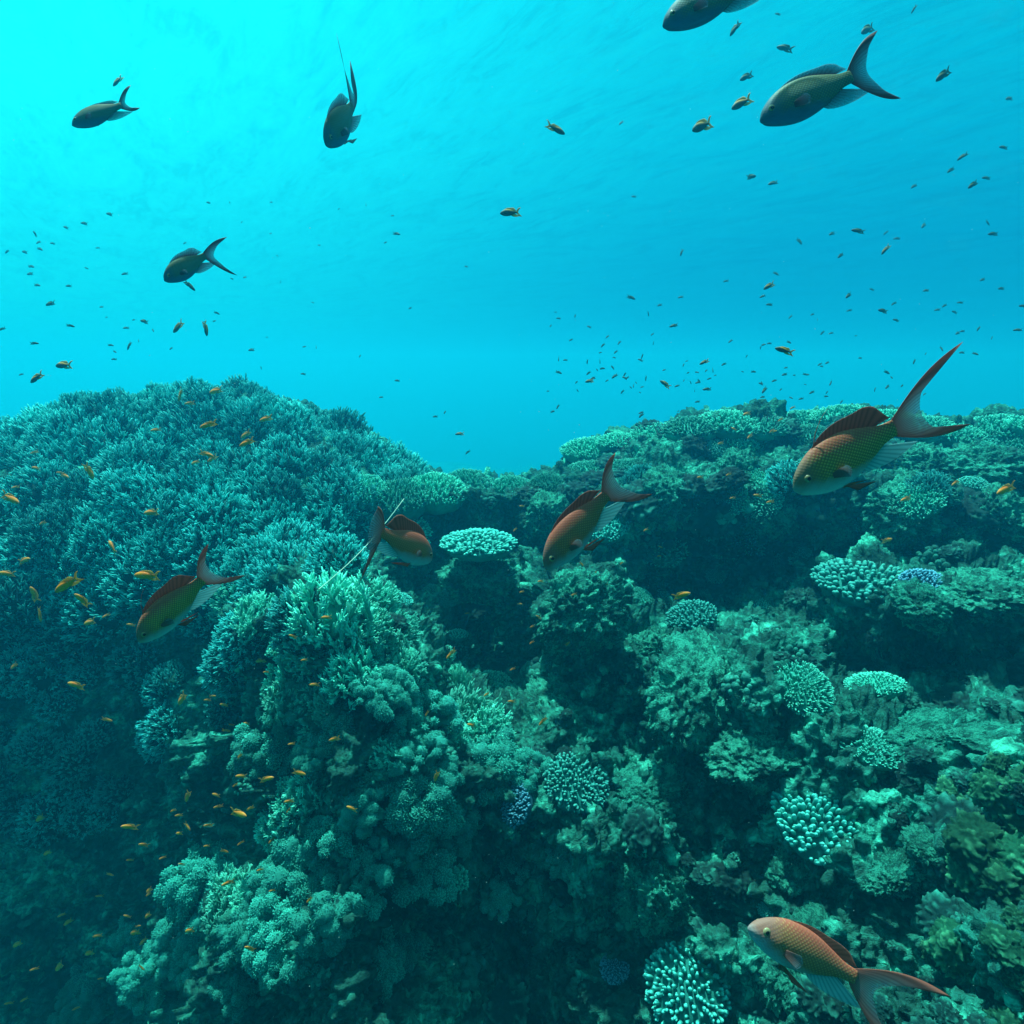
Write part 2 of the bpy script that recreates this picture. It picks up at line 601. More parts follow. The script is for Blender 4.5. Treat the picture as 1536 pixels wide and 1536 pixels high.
def build_terrain():
    C = build_ctrl()
    rc = [10, 16, 40, 50, 55, 55, 45, 45, 40, 40, 30, 40, 40, 24, 20, 14]
    cc = [24, 34, 40, 60, 56, 56, 46, 46, 44, 50, 50, 54, 54, 56, 60, 40]
    S = catmull(C, rc[:C.shape[0] - 1])
    S = catmull(np.swapaxes(S, 0, 1), cc)
    S = np.ascontiguousarray(np.swapaxes(S, 0, 1))
    R, K = S.shape[:2]

    def normals(S):
        du = np.gradient(S, axis=1)
        dv = np.gradient(S, axis=0)
        n = np.cross(du, dv)
        n /= np.linalg.norm(n, axis=2)[..., None] + 1e-9
        return n
    N = normals(S)
    P = S.reshape(-1, 3)
    warp = np.stack([perlin(P * 1.3 + 11), perlin(P * 1.3 + 47), perlin(P * 1.3 + 83)], 1)
    Q = P + warp * 0.25
    d = 0.24 * perlin(Q * 1.7 + 5)
    d += 0.17 * (np.abs(perlin(Q * 3.4 + 19)) * 2.0 - 0.32)
    d += 0.10 * (np.abs(perlin(Q * 7.5 + 31)) * 2.0 - 0.3)
    # overhanging shelves
    zz = P[:, 2] * 2.6 + 1.1 * perlin(Q * 0.9 + 71)
    saw = (zz - np.floor(zz))
    d += 0.10 * (saw ** 2 - 0.4) * np.clip(perlin(Q * 0.8 + 3) * 3, 0, 1.2)
    # the staghorn mound stands on a smooth rounded base
    calm = np.clip((-0.35 - P[:, 0]) / 0.6, 0, 1) * np.clip((P[:, 1] - 2.9) / 0.6, 0, 1)
    d *= 1 - 0.65 * calm
    far = np.clip((P[:, 1] - 7) / 10, 0, 1)
    d = d * (1 + 2.5 * far)
    P = P + N.reshape(-1, 3) * d[:, None]
    S = P.reshape(R, K, 3)
    N = normals(S)
    P = P + N.reshape(-1, 3) * (0.055 * (np.abs(perlin(P * 15 + 2)) * 2 - 0.35) + 0.032 * (np.abs(perlin(P * 33 + 9)) * 2 - 0.3) + 0.010 * perlin(P * 75))[:, None]
    me = bpy.data.meshes.new('reef_terrain')
    me.vertices.add(R * K)
    me.vertices.foreach_set('co', P.astype(np.float32).ravel())
    idx = np.arange(R * K).reshape(R, K)
    q = np.stack([idx[:-1, :-1], idx[:-1, 1:], idx[1:, 1:], idx[1:, :-1]], -1).reshape(-1, 4)
    me.loops.add(q.size)
    me.loops.foreach_set('vertex_index', q.ravel().astype(np.int32))
    me.polygons.add(len(q))
    me.polygons.foreach_set('loop_start', np.arange(0, q.size, 4, dtype=np.int32))
    me.polygons.foreach_set('use_smooth', np.ones(len(q), bool))
    me.materials.append(M_ROCK)
    me.update(calc_edges=True)
    o = link('reef_terrain', me)
    tag(o, kind='structure')
    # coarse copy of the same surface for ray casts (not linked into the scene)
    Pc = P.reshape(R, K, 3)[::2, ::2]
    r2, k2 = Pc.shape[:2]
    i2 = np.arange(r2 * k2).reshape(r2, k2)
    q2 = np.stack([i2[:-1, :-1], i2[:-1, 1:], i2[1:, 1:], i2[1:, :-1]], -1).reshape(-1, 4)
    return BVHTree.FromPolygons(Pc.reshape(-1, 3).tolist(), q2.tolist())


BVH = build_terrain()


def hit(px, py):
    d = at(px, py, 1.0).normalized()
    loc, n, i, dist = BVH.ray_cast(Vector((0, 0, 0)), d, 40)
    if loc is None:
        return None
    if n.dot(d) > 0:
        n = -n
    return loc, n, loc.dot(FWD)


def drop(x, y, z=1.5):
    loc, n, i, dist = BVH.ray_cast(Vector((x, y, z)), Vector((0, 0, -1)), 40)
    if loc is None:
        return None
    if n.z < 0:
        n = -n
    return loc, n


# ------------------------------------------------------------------ coral meshes (unit radius, z up)
def fib(n, zmin, rng, jit=0.0):
    out = []
    for i in range(n):
        z = 1 - (i + 0.5) / n * (1 - zmin)
        r = math.sqrt(max(0, 1 - z * z))
        a = i * 2.399963 + rng.uniform(-jit, jit)
        out.append(np.array([r * math.cos(a), r * math.sin(a), z + rng.uniform(-jit, jit) * 0.12]))
    return out


def dome(mb, r, h, rng, seed, z0=0.0, under=0.35, sub=4, rough=0.12):
    v, f = ICO[sub]
    v = v.copy()
    n = 1 + rough * perlin(v * 2.4 + seed) + rough * 0.6 * perlin(v * 6 + seed)
    v *= n[:, None]
    v[:, :2] *= r
    v[:, 2] = np.where(v[:, 2] > 0, v[:, 2] * h, v[:, 2] * under) + z0
    mb.add(v, f, 0.0)


def bush(seed, n=150, up=0.5, flen=0.42, frad=0.026, zmin=-0.15, branchlets=5, core=0.62, mat=None, wild=0.25):
    """staghorn bush: forked fingers that end in one canopy"""
    rng = random.Random(seed)
    b, m = MB(), MB()
    dome(b, core * 1.05, core * 1.0, rng, seed, under=0.3, sub=3, rough=0.3)
    for p in fib(n, zmin, rng, 0.25):
        p = p / np.linalg.norm(p)
        L = flen * rng.uniform(0.75, 1.25)
        lump = 1 + 0.38 * float(perlin(np.array([p * 1.7 + seed]))[0])
        tipp = p * lump * rng.uniform(0.88, 1.05)
        d = p * (1 - up) + np.array([0, 0, 1]) * up + np.array([rng.gauss(0, wild) for _ in range(3)])
        d /= np.linalg.norm(d)
        root = tipp - d * L
        side = np.array([rng.gauss(0, 1) for _ in range(3)]) * 0.05 * L
        pts = [root + (tipp - root) * t + side * math.sin(t * 3.1) for t in (0, 0.3, 0.6, 0.82, 1.0)]
        r = frad * rng.uniform(0.85, 1.2)
        tube(m, pts, [r * 1.3, r * 1.2, r * 1.05, r * 0.9, r * 0.55], 5, 0.0, 1.0, rng.random())
        u, v = frame_of(d)
        for k in range(branchlets):
            t = rng.uniform(0.25, 0.85)
            a = rng.uniform(0, 6.28)
            o = root + (tipp - root) * t
            dd = (u * math.cos(a) + v * math.sin(a)) * 0.8 + d * 0.9
            dd /= np.linalg.norm(dd)
            l = rng.uniform(0.10, 0.24) * L * (1.5 - t * 0.5)
            tube(m, [o, o + dd * l * 0.6, o + (dd + d * 0.35) * l], [r * 0.75, r * 0.65, r * 0.4], 4, t, min(1, t + 0.35), rng.random())
    return b, m


def digit(seed, n=120, dome_h=0.45, flen=0.2, frad=0.055, lean=0.55, zmin=0.05, stalk=0.5):
    """finger coral: a shallow cushion set with short blunt fingers"""
    rng = random.Random(seed)
    b, m = MB(), MB()
    dome(b, 0.93, dome_h * 0.85, rng, seed, under=stalk, sub=4, rough=0.12)
    for p in fib(n, zmin, rng, 0.2):
        base = np.array([p[0] * 0.95, p[1] * 0.95, p[2] * dome_h])
        base *= 1 + 0.10 * float(perlin(np.array([p * 2.2 + seed]))[0])
        d = np.array([p[0] * lean * 1.5, p[1] * lean * 1.5, 0.35 + p[2] * 0.8])
        d += np.array([rng.gauss(0, 0.10) for _ in range(3)])
        d /= np.linalg.norm(d)
        L = flen * rng.uniform(0.7, 1.25)
        r = frad * rng.uniform(0.8, 1.15)
        o = base - d * L * 0.35
        tube(m, [o, o + d * L * 0.5, o + d * L * 0.95, o + d * L * 1.25, o + d * L * 1.36], [r * 1.15, r * 1.05, r * 0.95, r * 0.75, r * 0.4], 7, 0, 1, rng.random())
        if rng.random() < 0.55:
            u, v = frame_of(d)
            a = rng.uniform(0, 6.28)
            s = u * math.cos(a) + v * math.sin(a)
            q = o + d * L * 0.55
            tube(m, [q, q + (s * 0.7 + d) * L * 0.32, q + (s * 0.7 + d * 1.3) * L * 0.5], [r * 0.8, r * 0.75, r * 0.45], 5, 0.45, 1, rng.random())
    return b, m


def pompons(seed, n=14, spikes=420, flat=0.7):
    """soft coral: bunched round heads covered in short polyps"""
    rng = random.Random(seed)
    b, m = MB(), MB()
    v0, f0 = ICO[3]
    for i in range(n):
        a = i * 2.4 + rng.uniform(-0.4, 0.4)
        rr = math.sqrt((i + 0.3) / n) * 0.85
        R = rng.choice([rng.uniform(0.08, 0.15), rng.uniform(0.13, 0.22), rng.uniform(0.18, 0.29)])
        c = np.array([rr * math.cos(a), rr * math.sin(a), (1 - rr * rr) * flat * 0.7 + rng.uniform(-0.1, 0.15)])
        v = v0 * np.array([1, 1, rng.uniform(0.8, 1.15)])
        v = v * (1 + 0.35 * perlin(v0 * 1.6 + seed + i * 3) + 0.12 * perlin(v0 * 5 + seed))[:, None]
        b.add(v * R * 0.93 + c, f0, 0.35)
        # stalk
        tube(b, [c * 0.2 - [0, 0, 0.3], c * 0.6, c], [R * 0.8, R * 0.55, R * 0.6], 7, 0, 0.2)
        ns = int(spikes * (R / 0.3) ** 2)
        for p in fib(ns, -0.55, rng, 0.3):
            p = p / np.linalg.norm(p)
            o = c + p * R * 0.90 * (1 + 0.35 * float(perlin(np.array([p * 1.6 + seed + i * 3]))[0]))
            d = p + np.array([rng.gauss(0, 0.35) for _ in range(3)])
            d /= np.linalg.norm(d)
            u, w_ = frame_of(d)
            s = 0.013 * rng.uniform(0.8, 1.3)
            h = 0.045 * rng.uniform(0.6, 1.3)
            V = [o + u * s, o - u * s * 0.5 + w_ * s, o - u * s * 0.5 - w_ * s,
                 o + d * h + u * s * 0.8, o + d * h - u * s * 0.4 + w_ * s * 0.8, o + d * h - u * s * 0.4 - w_ * s * 0.8]
            m.add(V, [(0, 1, 4, 3), (1, 2, 5, 4), (2, 0, 3, 5), (3, 4, 5)], [0.4] * 3 + [0.9] * 3)
    return b, m


def knob(seed, flat=0.6, sub=5, cells=3.0, amp=0.3, shelf=0.18, fine=0.04):
    """knobbly encrusted lump: pitted, with ledges"""
    v, f = ICO[sub]
    v = v * np.array([1, 1, 1])
    s = seed * 3.17
    d = 1 + 0.38 * perlin(v * 1.3 + s) + amp * (2 * np.abs(perlin(v * cells + s)) - 0.35) + amp * 0.6 * (2 * np.abs(perlin(v * cells * 2.3 + s)) - 0.35)
    d += amp * 0.34 * (2 * np.abs(perlin(v * cells * 5 + s)) - 0.3) + 0.03 * perlin(v * cells * 11 + s)
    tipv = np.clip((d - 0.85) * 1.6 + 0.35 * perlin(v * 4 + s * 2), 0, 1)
    P = v * d[:, None]
    P[:, 2] *= flat
    # shelf: push the upper part outwards over the lower
    k = 1 + shelf * np.tanh(P[:, 2] * 6)
    P[:, :2] *= k[:, None]
    # round pits and lumps measured in space, so they do not stretch with the shape
    e = fine * (2 * np.abs(perlin(P * 5 + s)) - 0.35) + fine * 0.8 * (2 * np.abs(perlin(P * 11 + s)) - 0.35) + fine * 0.4 * perlin(P * 24)
    P = P * (1 + e)[:, None]
    mb = MB()
    mb.add(P, f, tipv)
    return mb


def lumps(seed, n=26):
    """little heap of round nodules"""
    rng = random.Random(seed)
    mb = MB()
    v0, f0 = ICO[3]
    for i in range(n):
        a = i * 2.4 + rng.uniform(-.5, .5)
        rr = math.sqrt((i + .3) / n) * 0.9
        R = rng.uniform(0.10, 0.26)
        c = np.array([rr * math.cos(a), rr * math.sin(a), (1 - rr * rr) * 0.45 + rng.uniform(-.1, .1)])
        dd = 1 + 0.22 * perlin(v0 * 2.2 + seed + i * 5) + 0.10 * perlin(v0 * 6 + i)
        mb.add(v0 * dd[:, None] * R * np.array([1, 1, rng.uniform(.7, 1.2)]) + c, f0, np.clip(0.3 + 0.5 * (v0[:, 2]), 0, 1) * 0 + rng.uniform(0.2, 0.9))
    return mb


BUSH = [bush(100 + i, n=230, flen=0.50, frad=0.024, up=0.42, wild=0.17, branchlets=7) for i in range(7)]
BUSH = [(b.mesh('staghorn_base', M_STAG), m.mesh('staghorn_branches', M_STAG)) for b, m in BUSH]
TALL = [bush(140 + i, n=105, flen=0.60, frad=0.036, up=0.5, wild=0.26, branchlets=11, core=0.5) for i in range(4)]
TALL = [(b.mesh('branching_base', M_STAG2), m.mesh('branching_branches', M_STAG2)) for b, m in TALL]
DIG_SRC = [digit(170 + i, n=(300, 250, 330, 250, 290)[i], frad=0.046, flen=0.12, lean=0.36, dome_h=(0.45, 0.55, 0.38, 0.6, 0.45)[i]) for i in range(5)]
DIG = [(b.mesh('finger_base', M_DIGI), m.mesh('finger_branches', M_DIGI)) for b, m in DIG_SRC]
DIGB = [(b.mesh('finger_base', M_DIGIB), m.mesh('finger_branches', M_DIGIB)) for b, m in DIG_SRC[:3]]
FINE_SRC = [digit(190 + i, n=420, dome_h=0.42, flen=0.13, frad=0.027, lean=0.45) for i in range(3)]
FINE = [(b.mesh('fine_base', M_STAG2), m.mesh('fine_branches', M_STAG2)) for b, m in FINE_SRC]
POM = [pompons(200 + i, n=(24, 30, 18, 34)[i], spikes=380) for i in range(4)]
POM = [(b.mesh('soft_base', M_SOFT), m.mesh('soft_polyps', M_SOFT)) for b, m in POM]
KNOB = [knob(230 + i, flat=(0.75, 0.85, 0.65, 0.95, 0.8, 0.7)[i], cells=(2.6, 3.4, 3.0, 2.2, 4.0, 2.8)[i]).mesh('knobbly_coral', M_KNOB) for i in range(6)]
BIGKNOB = [knob(260 + i, flat=0.8, sub=6, cells=3.2 + i * 0.6, amp=0.2, shelf=0.06, fine=0.10).mesh('coral_boulder', M_PALEROCK) for i in range(3)]
GOLD = [knob(250 + i, flat=0.8, cells=3.2).mesh('golden_coral', M_GOLD) for i in range(2)]
LUMPS = [lumps(280 + i, 22 + 6 * i).mesh('nodule_coral', M_KNOB) for i in range(3)]


def pose(loc, nrm_, up, R, spin, sc=(1, 1, 1), sink=0.0):
    z = (nrm_ * (1 - up) + Vector((0, 0, 1)) * up).normalized()
    q = z.to_track_quat('Z', 'Y').to_matrix().to_4x4()
    return Matrix.Translation(loc - z * sink * R) @ q @ Matrix.Rotation(spin, 4, 'Z') @ Matrix.Diagonal((R * sc[0], R * sc[1], R * sc[2], 1))


def colony(name, pair, mw, label, group=None, child='branches'):
    e = empty(name, mw)
    tag(e, label, 'coral', group)
    b = link('base', pair[0], e)
    m = link(child, pair[1], e)
    return e


def lump_obj(name, me, mw, label, group=None, cat='coral'):
    o = link(name, me)
    o.matrix_world = mw
    return tag(o, label, cat, group)


rng = random.Random(5)
ONE = [
    ('dig', 1303, 872, 74, 0, 'large bright flat finger coral on the lit ledge beside a bluish one', (1, 1, 0.75), 0.85),
    ('digb', 1386, 876, 34, 1, 'bluish finger coral touching the large bright flat one on the ledge', (1, 1, 1), 0.8),
    ('dig', 1037, 925, 38, 1, 'small bright finger coral alone above the rubble rock in the middle', (1, 1, 1), 0.8),
    ('dig', 1240, 1238, 76, 2, 'large round pale finger coral above the brown fish at the bottom', (1, 0.85, 1.1), 0.7),
    ('dig', 865, 1172, 48, 4, 'round finger coral with fine pale tips beside a smaller bluish one', (1, 1, 1), 0.7),
    ('digb', 773, 1207, 31, 0, 'small bluish finger coral beside the round pale tipped one in the gully', (1, 1, 1.2), 0.4),
    ('dig', 718, 812, 56, 2, 'flat shelf of finger coral over the dark hollow on the saddle', (1, 1, 0.7), 0.9),
    ('dig', 1030, 1482, 62, 3, 'finger coral with blunt pale tips at the bottom edge left of the brown fish', (1, 1, 1), 0.6),
    ('digb', 922, 1452, 22, 2, 'tiny bluish finger coral next to the blunt pale tipped one at the bottom edge', (1, 1, 1), 0.4),
    ('fine', 1205, 1032, 44, 0, 'fine spiky cushion coral just under the dark overhang', (1, 1, 1), 0.6),
    ('fine', 1312, 1026, 40, 2, 'low pale finger coral below the lit ledge', (1, 1, 0.8), 0.7),
    ('fine', 741, 1030, 32, 1, 'dim spiky coral in the dark hollow behind the bright bush', (1, 1, 1), 0.5),
    ('dig', 912, 790, 32, 0, 'finger coral partly behind the diving fish tail', (1, 1, 1), 0.7),
    ('fine', 1308, 1118, 48, 2, 'dull fine cushion coral on the shaded slope', (1, 1, 0.8), 0.5),
    ('dig', 1148, 1362, 14, 1, 'tiny dark finger coral just above the brown fish head', (1, 1, 1), 0.5),
    ('fine', 598, 800, 48, 0, 'bright green cushion coral directly behind the orange fish', (1, 1, 1), 0.6),
    ('tall', 500, 925, 68, 0, 'tall spiky branching coral crowning the pale spur', (1, 1, 1.2), 0.85),
    ('tall', 455, 1010, 52, 1, 'bright bushy branching coral on the flank of the pale spur', (1, 1, 1.1), 0.6),
    ('tall', 395, 925, 44, 2, 'thin branching coral on the shaded side of the spur top', (1, 1, 1), 0.7),
    ('tall', 585, 975, 34, 3, 'small branching coral tucked behind the spur crown', (1, 1, 1), 0.7),
    ('tall', 703, 1085, 56, 1, 'bright pale branching bush standing out at the spur edge', (1, 1, 1.1), 0.5),
    ('tall', 690, 1040, 28, 2, 'narrow pale coral spire above the bright branching bush', (0.7, 0.7, 1.7), 0.9),
    ('tall', 465, 1190, 40, 3, 'pale branching coral on the lower spur above the soft heads', (1, 1, 1.1), 0.6),
    ('tall', 415, 1240, 34, 0, 'ragged branching coral jutting from the spur towards the dark gully', (1, 1, 1), 0.5),
    ('tall', 352, 1340, 40, 1, 'bright branching coral near the foot of the spur', (1, 1, 1.1), 0.6),
    ('tall', 580, 1395, 16, 2, 'tiny pale branching sprig on the dim lower soft corals', (1, 1, 1), 0.5),
    ('tall', 575, 1135, 26, 3, 'small finger sprig lying among the soft coral heads', (1, 1, 1), 0.4),
]


def crowded(px, py, r):
    """true where a common coral would cover one of the single colonies"""
    for k_, x_, y_, r_, *rest in ONE:
        if k_ != 'tall' and abs(px - x_) < r_ * 0.95 + 0.6 * r and -(0.6 * r_ + 0.5 * r) < py - y_ < 0.75 * r_ + 0.9 * r:
            return True
    return False



def put(kind, px, py, rpx, label=None, group=None, var=None, up=0.5, sc=(1, 1, 1), sink=0.15, spin=None, minR=0.02, dfix=None):
    if group is not None and crowded(px, py, rpx):
        return None
    h = hit(px, py)
    if dfix:
        h = (at(px, py, dfix), Vector((0, -0.3, 1)).normalized(), dfix)
    if h is None:
        return None
    loc, n, d = h
    R = max(minR, rpx * d / F)
    var = rng.randrange(99) if var is None else var
    spin = rng.uniform(0, 6.28) if spin is None else spin
    mw = pose(loc, n, up, R, spin, sc, sink)
    if kind == 'bush':
        return colony('staghorn_coral', BUSH[var % len(BUSH)], mw, label, group)
    if kind == 'tall':
        return colony('branching_coral', TALL[var % len(TALL)], mw, label, group)
    if kind == 'dig':
        return colony('finger_coral', DIG[var % len(DIG)], mw, label, group)
    if kind == 'digb':
        return colony('finger_coral', DIGB[var % len(DIGB)], mw, label, group)
    if kind == 'fine':
        return colony('table_coral', FINE[var % len(FINE)], mw, label, group)
    if kind == 'pom':
        return colony('soft_coral', POM[var % len(POM)], mw, label, group, 'polyps')
    if kind == 'knob':
        return lump_obj('knobbly_coral', KNOB[var % len(KNOB)], mw, label, group)
    if kind == 'gold':
        return lump_obj('golden_coral', GOLD[var % 2], mw, label, group)
    if kind == 'lumps':
        return lump_obj('nodule_coral', LUMPS[var % len(LUMPS)], mw, label, group)
    if kind == 'boulder':
        return lump_obj('coral_boulder', BIGKNOB[var % len(BIGKNOB)], mw, label, group, 'rock')


# ---- the big staghorn mound on the left
G = 'staghorn bushes covering the big rounded mound'
L = 'teal staghorn bush among the many covering the big rounded mound'
for py in range(615, 1010, 42):
    for px in range(-230, 660, 56):
        x = px + rng.uniform(-24, 24)
        y = py + rng.uniform(-16, 16)
        edge = 560 + 0.00075 * (x - 290) ** 2 * 1.2
        right_lim = 640 if y < 800 else 640 - (y - 800) * 1.5
        if y < edge + 25 or x > right_lim:
            continue
        if y > 880 and rng.random() < 0.35:
            continue
        put('bush', x, y, rng.uniform(44, 64), L, G, up=0.6, sink=0.36)
for x, y in ((-60, 665), (10, 640), (60, 625), (115, 608), (165, 598), (215, 592), (265, 590), (320, 592), (370, 596), (420, 610), (465, 628), (510, 645), (550, 668), (585, 690), (615, 712)):
    h = hit(x, y + 25)
    if h:
        put('bush', x, y + 25, rng.uniform(36, 46), L, G, up=0.7, sink=0.5)
for k in range(46):
    px = -180 + 840 * (k + rng.random()) / 46
    c = np.interp(px, COLS, CREST_PY)
    dd = np.interp(px, COLS, CREST_D) + rng.uniform(-0.45, 0.25)
    p = at(px, c, dd)
    q = drop(p.x, p.y)
    if q:
        colony('staghorn_coral', BUSH[k % len(BUSH)], pose(q[0], q[1], 0.75, rng.uniform(0.15, 0.24), rng.uniform(0, 6.28), (1, 1, 1), 0.38), L, G)
# sparse bushes in the shade under the mound
for k in range(26):
    x, y = rng.uniform(-100, 340), rng.uniform(990, 1230)
    put('bush', x, y, rng.uniform(24, 40), 'dim staghorn bush in the shade below the big mound', 'staghorn bushes in the shaded gully', up=0.5, sink=0.3)
# ---- saddle in the middle: table and finger corals along the ridge
for x, y, r in ((540, 735, 40), (600, 745, 48), (655, 735, 46), (700, 722, 34), (560, 775, 34), (630, 775, 30), (770, 730, 30), (820, 725, 26)):
    put('fine', x, y, r, 'fine branched cushion coral on the low saddle between the two mounds', 'cushion corals on the low saddle', up=0.7, sc=(1, 1, 1.2))
# ---- crest of the right reef
for x, y, r in ((885, 672, 44), (930, 662, 36), (985, 650, 44), (1040, 640, 44), (1100, 634, 50), (1150, 638, 40), (1205, 632, 46), (1262, 622, 44), (1320, 628, 40),
                (1385, 640, 46), (1440, 650, 40), (1500, 640, 50), (1570, 640, 50), (880, 705, 34), (940, 700, 30)):
    put('fine', x, y, r, 'pale table coral along the crest of the reef beyond the big fish', 'table corals along the reef crest', up=0.85, sc=(1, 1, 0.9))
for k in range(70):
    x, y = rng.uniform(860, 1700), rng.uniform(640, 740)
    put(rng.choice(['fine', 'knob', 'bush', 'knob', 'dig']), x, y, rng.uniform(18, 36), 'small coral clump packed into the upper face of the reef', 'coral clumps on the upper reef face', up=0.6, sink=0.25)
# ---- single colonies that stand out
for k, x, y, r, v, lab, sc, up in ONE:
    put(k, x, y, r, lab, None, v, up=up, sc=sc, sink=0.10, spin=1.3 * v, dfix=3.85 if (x, y) == (718, 812) else None)
put('boulder', 718, 862, 52, 'dark rock block carrying the flat shelf of finger coral', None, 1, up=0.9, sc=(1, 1, 0.8), dfix=4.0)
for x, y, r in ((470, 965, 50), (540, 950, 52), (430, 1055, 38), (485, 1045, 44), (525, 1010, 46), (600, 950, 34), (610, 1000, 30), (670, 1110, 36), (735, 1095, 38), (350, 905, 34), (560, 905, 40),
                (440, 1215, 34), (490, 1165, 28), (340, 1370, 32), (375, 1350, 28)):
    put('tall', x, y, r, 'pale mint branching coral among others crowding the central spur', 'pale branching corals on the central spur', up=0.6, sc=(1, 1, 1.1), sink=0.1)
# ---- soft corals over the central spur
GS = 'soft coral clumps on the central spur'
LS = 'clump of round fuzzy soft coral heads on the central spur'
spots = [(560, 1050), (520, 1085), (450, 1075), (400, 1115), (385, 1130), (620, 1140), (580, 1175), (540, 1210), (640, 1215), (690, 1225), (500, 1260), (560, 1290), (610, 1260),
         (470, 1300), (420, 1320), (340, 1300), (310, 1330), (290, 1375), (250, 1420), (300, 1440), (370, 1400), (420, 1400), (440, 1450), (360, 1480), (600, 1420), (560, 1450),
         (500, 1380), (660, 1165), (560, 1000), (600, 1030), (640, 1060), (480, 1130), (600, 1100), (740, 1140), (640, 1300), (530, 1330)]
for x, y in spots:
    put('pom', x + rng.uniform(-8, 8), y + rng.uniform(-8, 8), rng.uniform(40, 66), LS, GS, up=0.35, sink=0.2)
for x, y in ((770, 1300), (830, 1285), (790, 1360), (750, 1340), (840, 1330), (810, 1230), (790, 1150), (700, 1440), (130, 1460), (200, 1400), (210, 1470), (120, 1510), (280, 1500)):
    put('pom', x, y, rng.uniform(30, 44), 'dim clump of soft coral heads low in the shade', 'soft coral clumps low in the shade', up=0.35, sink=0.25)
# little sprigs and nodules between the soft heads
for k in range(46):
    x = rng.uniform(330, 690)
    y = rng.uniform(960, 1460)
    put(rng.choice(['tall', 'lumps', 'lumps', 'tall']), x, y, rng.uniform(10, 22), 'small sprig or nodule coral growing between the soft heads', 'small corals between the soft heads', up=0.4, sink=0.1)
for x, y, r in ((930, 765, 38), (1000, 748, 44), (1080, 752, 34), (1160, 765, 36), (1250, 785, 40), (1340, 765, 56), (1420, 790, 44), (1490, 765, 52), (1570, 780, 50), (820, 770, 34), (1110, 700, 36), (1390, 700, 40)):
    put('boulder', x, y, r, 'lumpy rock breaking out of the reef face below the crest', 'lumpy rocks below the reef crest', up=0.4, sc=(1, 1, 1.1), sink=0.25)
# ---- lit rocks and ledges of the right slope
ROCK = [
    (975, 1335, 60, 0, 'bright ragged coral rock standing over the dark gully floor', (0.9, 1, 1.6)),
    (1045, 1035, 70, 1, 'large lit rubble rock below the small bright finger coral', (1.2, 1, 0.9)),
    (985, 965, 34, 2, 'pale knobbly rock behind the large rubble rock', (1, 1, 1)),
    (1130, 1125, 56, 1, 'rough rock with a pale edge in the middle of the slope', (1.2, 1, 0.8)),
    (880, 915, 60, 2, 'tall encrusted rock column under the diving fish', (1, 1, 1.5)),
    (850, 1060, 48, 0, 'thin pale rock shelf over the dark gully', (1.3, 1, 0.4)),
    (975, 1190, 46, 2, 'pale sandy rock between the gully and the slope', (1, 1.3, 0.7)),
    (1462, 880, 56, 1, 'jagged lit ledge beside the bluish finger coral', (1.3, 1, 0.6)),
    (1385, 905, 40, 0, 'round pale lump hanging under the lit ledge', (1, 1, 0.9)),
    (1330, 1300, 44, 2, 'fan shaped pale rock right of the round finger coral', (1, 1, 0.6)),
    (1390, 1262, 30, 1, 'smooth curled pale rock on the lower slope', (1, 1, 0.5)),
    (1180, 1300, 34, 0, 'broken rock lump below the round finger coral', (1, 1, 0.8)),
    (1460, 700, 60, 2, 'bright knobbly outcrop behind the tail of the large fish', (1.2, 1, 0.9)),
    (1400, 1100, 44, 1, 'low ragged rock with a lit rim on the shaded slope', (1.4, 1, 0.5)),
    (1490, 1100, 40, 0, 'thin curved pale ledge at the edge of the view', (1.4, 1, 0.3)),
    (1225, 1380, 26, 2, 'small pale rock behind the brown fish', (1, 1, 0.6)),
    (1170, 1450, 44, 0, 'pale rock patch under the brown fish', (1.2, 1, 0.6)),
]
for x, y, r, v, lab, sc in ROCK:
    put('boulder', x, y, r, lab, None, v, up=0.6, sc=sc, sink=0.2, spin=v * 2.1 + x)
for k in range(270):
    x = rng.uniform(720, 1750)
    y = rng.uniform(860, 1650)
    put(rng.choice(['knob', 'knob', 'lumps', 'knob']), x, y, rng.choice([rng.uniform(7, 16), rng.uniform(12, 32)]) * (1.25 if x > 1350 else 1), 'small knobbly coral lump on the rough right slope', 'knobbly coral lumps on the right slope', up=0.45, sink=0.2, sc=(1, 1, rng.uniform(0.6, 1.1)))
for k in range(34):
    put('gold', rng.uniform(1400, 1640), rng.uniform(1130, 1560), rng.uniform(14, 40), 'yellow green knobbly coral at the bright edge of the right slope', 'yellow green corals on the right slope', up=0.4, sink=0.2)
for k in range(70):
    put(rng.choice(['knob', 'knob', 'lumps', 'fine']), rng.uniform(950, 1640), rng.uniform(745, 860), rng.uniform(14, 42), 'dim coral lump tucked under the reef crest', 'dim coral lumps under the reef crest', up=0.5, sink=0.1)
for k in range(40):
    x = rng.uniform(560, 1250)
    y = rng.uniform(740, 1000)
    put(rng.choice(['knob', 'lumps', 'fine', 'dig']), x, y, rng.uniform(10, 24), 'small coral lump in the hollow below the reef crest', 'coral lumps in the hollows', up=0.45, sink=0.2)

# ------------------------------------------------------------------ fish
def spl(xs, ys, x):
    """smooth interpolation through (xs, ys)"""
    xs, ys = np.array(xs, float), np.array(ys, float)
    m = np.gradient(ys, xs)
    x = np.clip(x, xs[0], xs[-1])
    i = np.clip(np.searchsorted(xs, x) - 1, 0, len(xs) - 2)
    h = xs[i + 1] - xs[i]
    t = (x - xs[i]) / h
    return ((2 * t ** 3 - 3 * t ** 2 + 1) * ys[i] + (t ** 3 - 2 * t ** 2 + t) * h * m[i]
            + (-2 * t ** 3 + 3 * t ** 2) * ys[i + 1] + (t ** 3 - t ** 2) * h * m[i + 1])


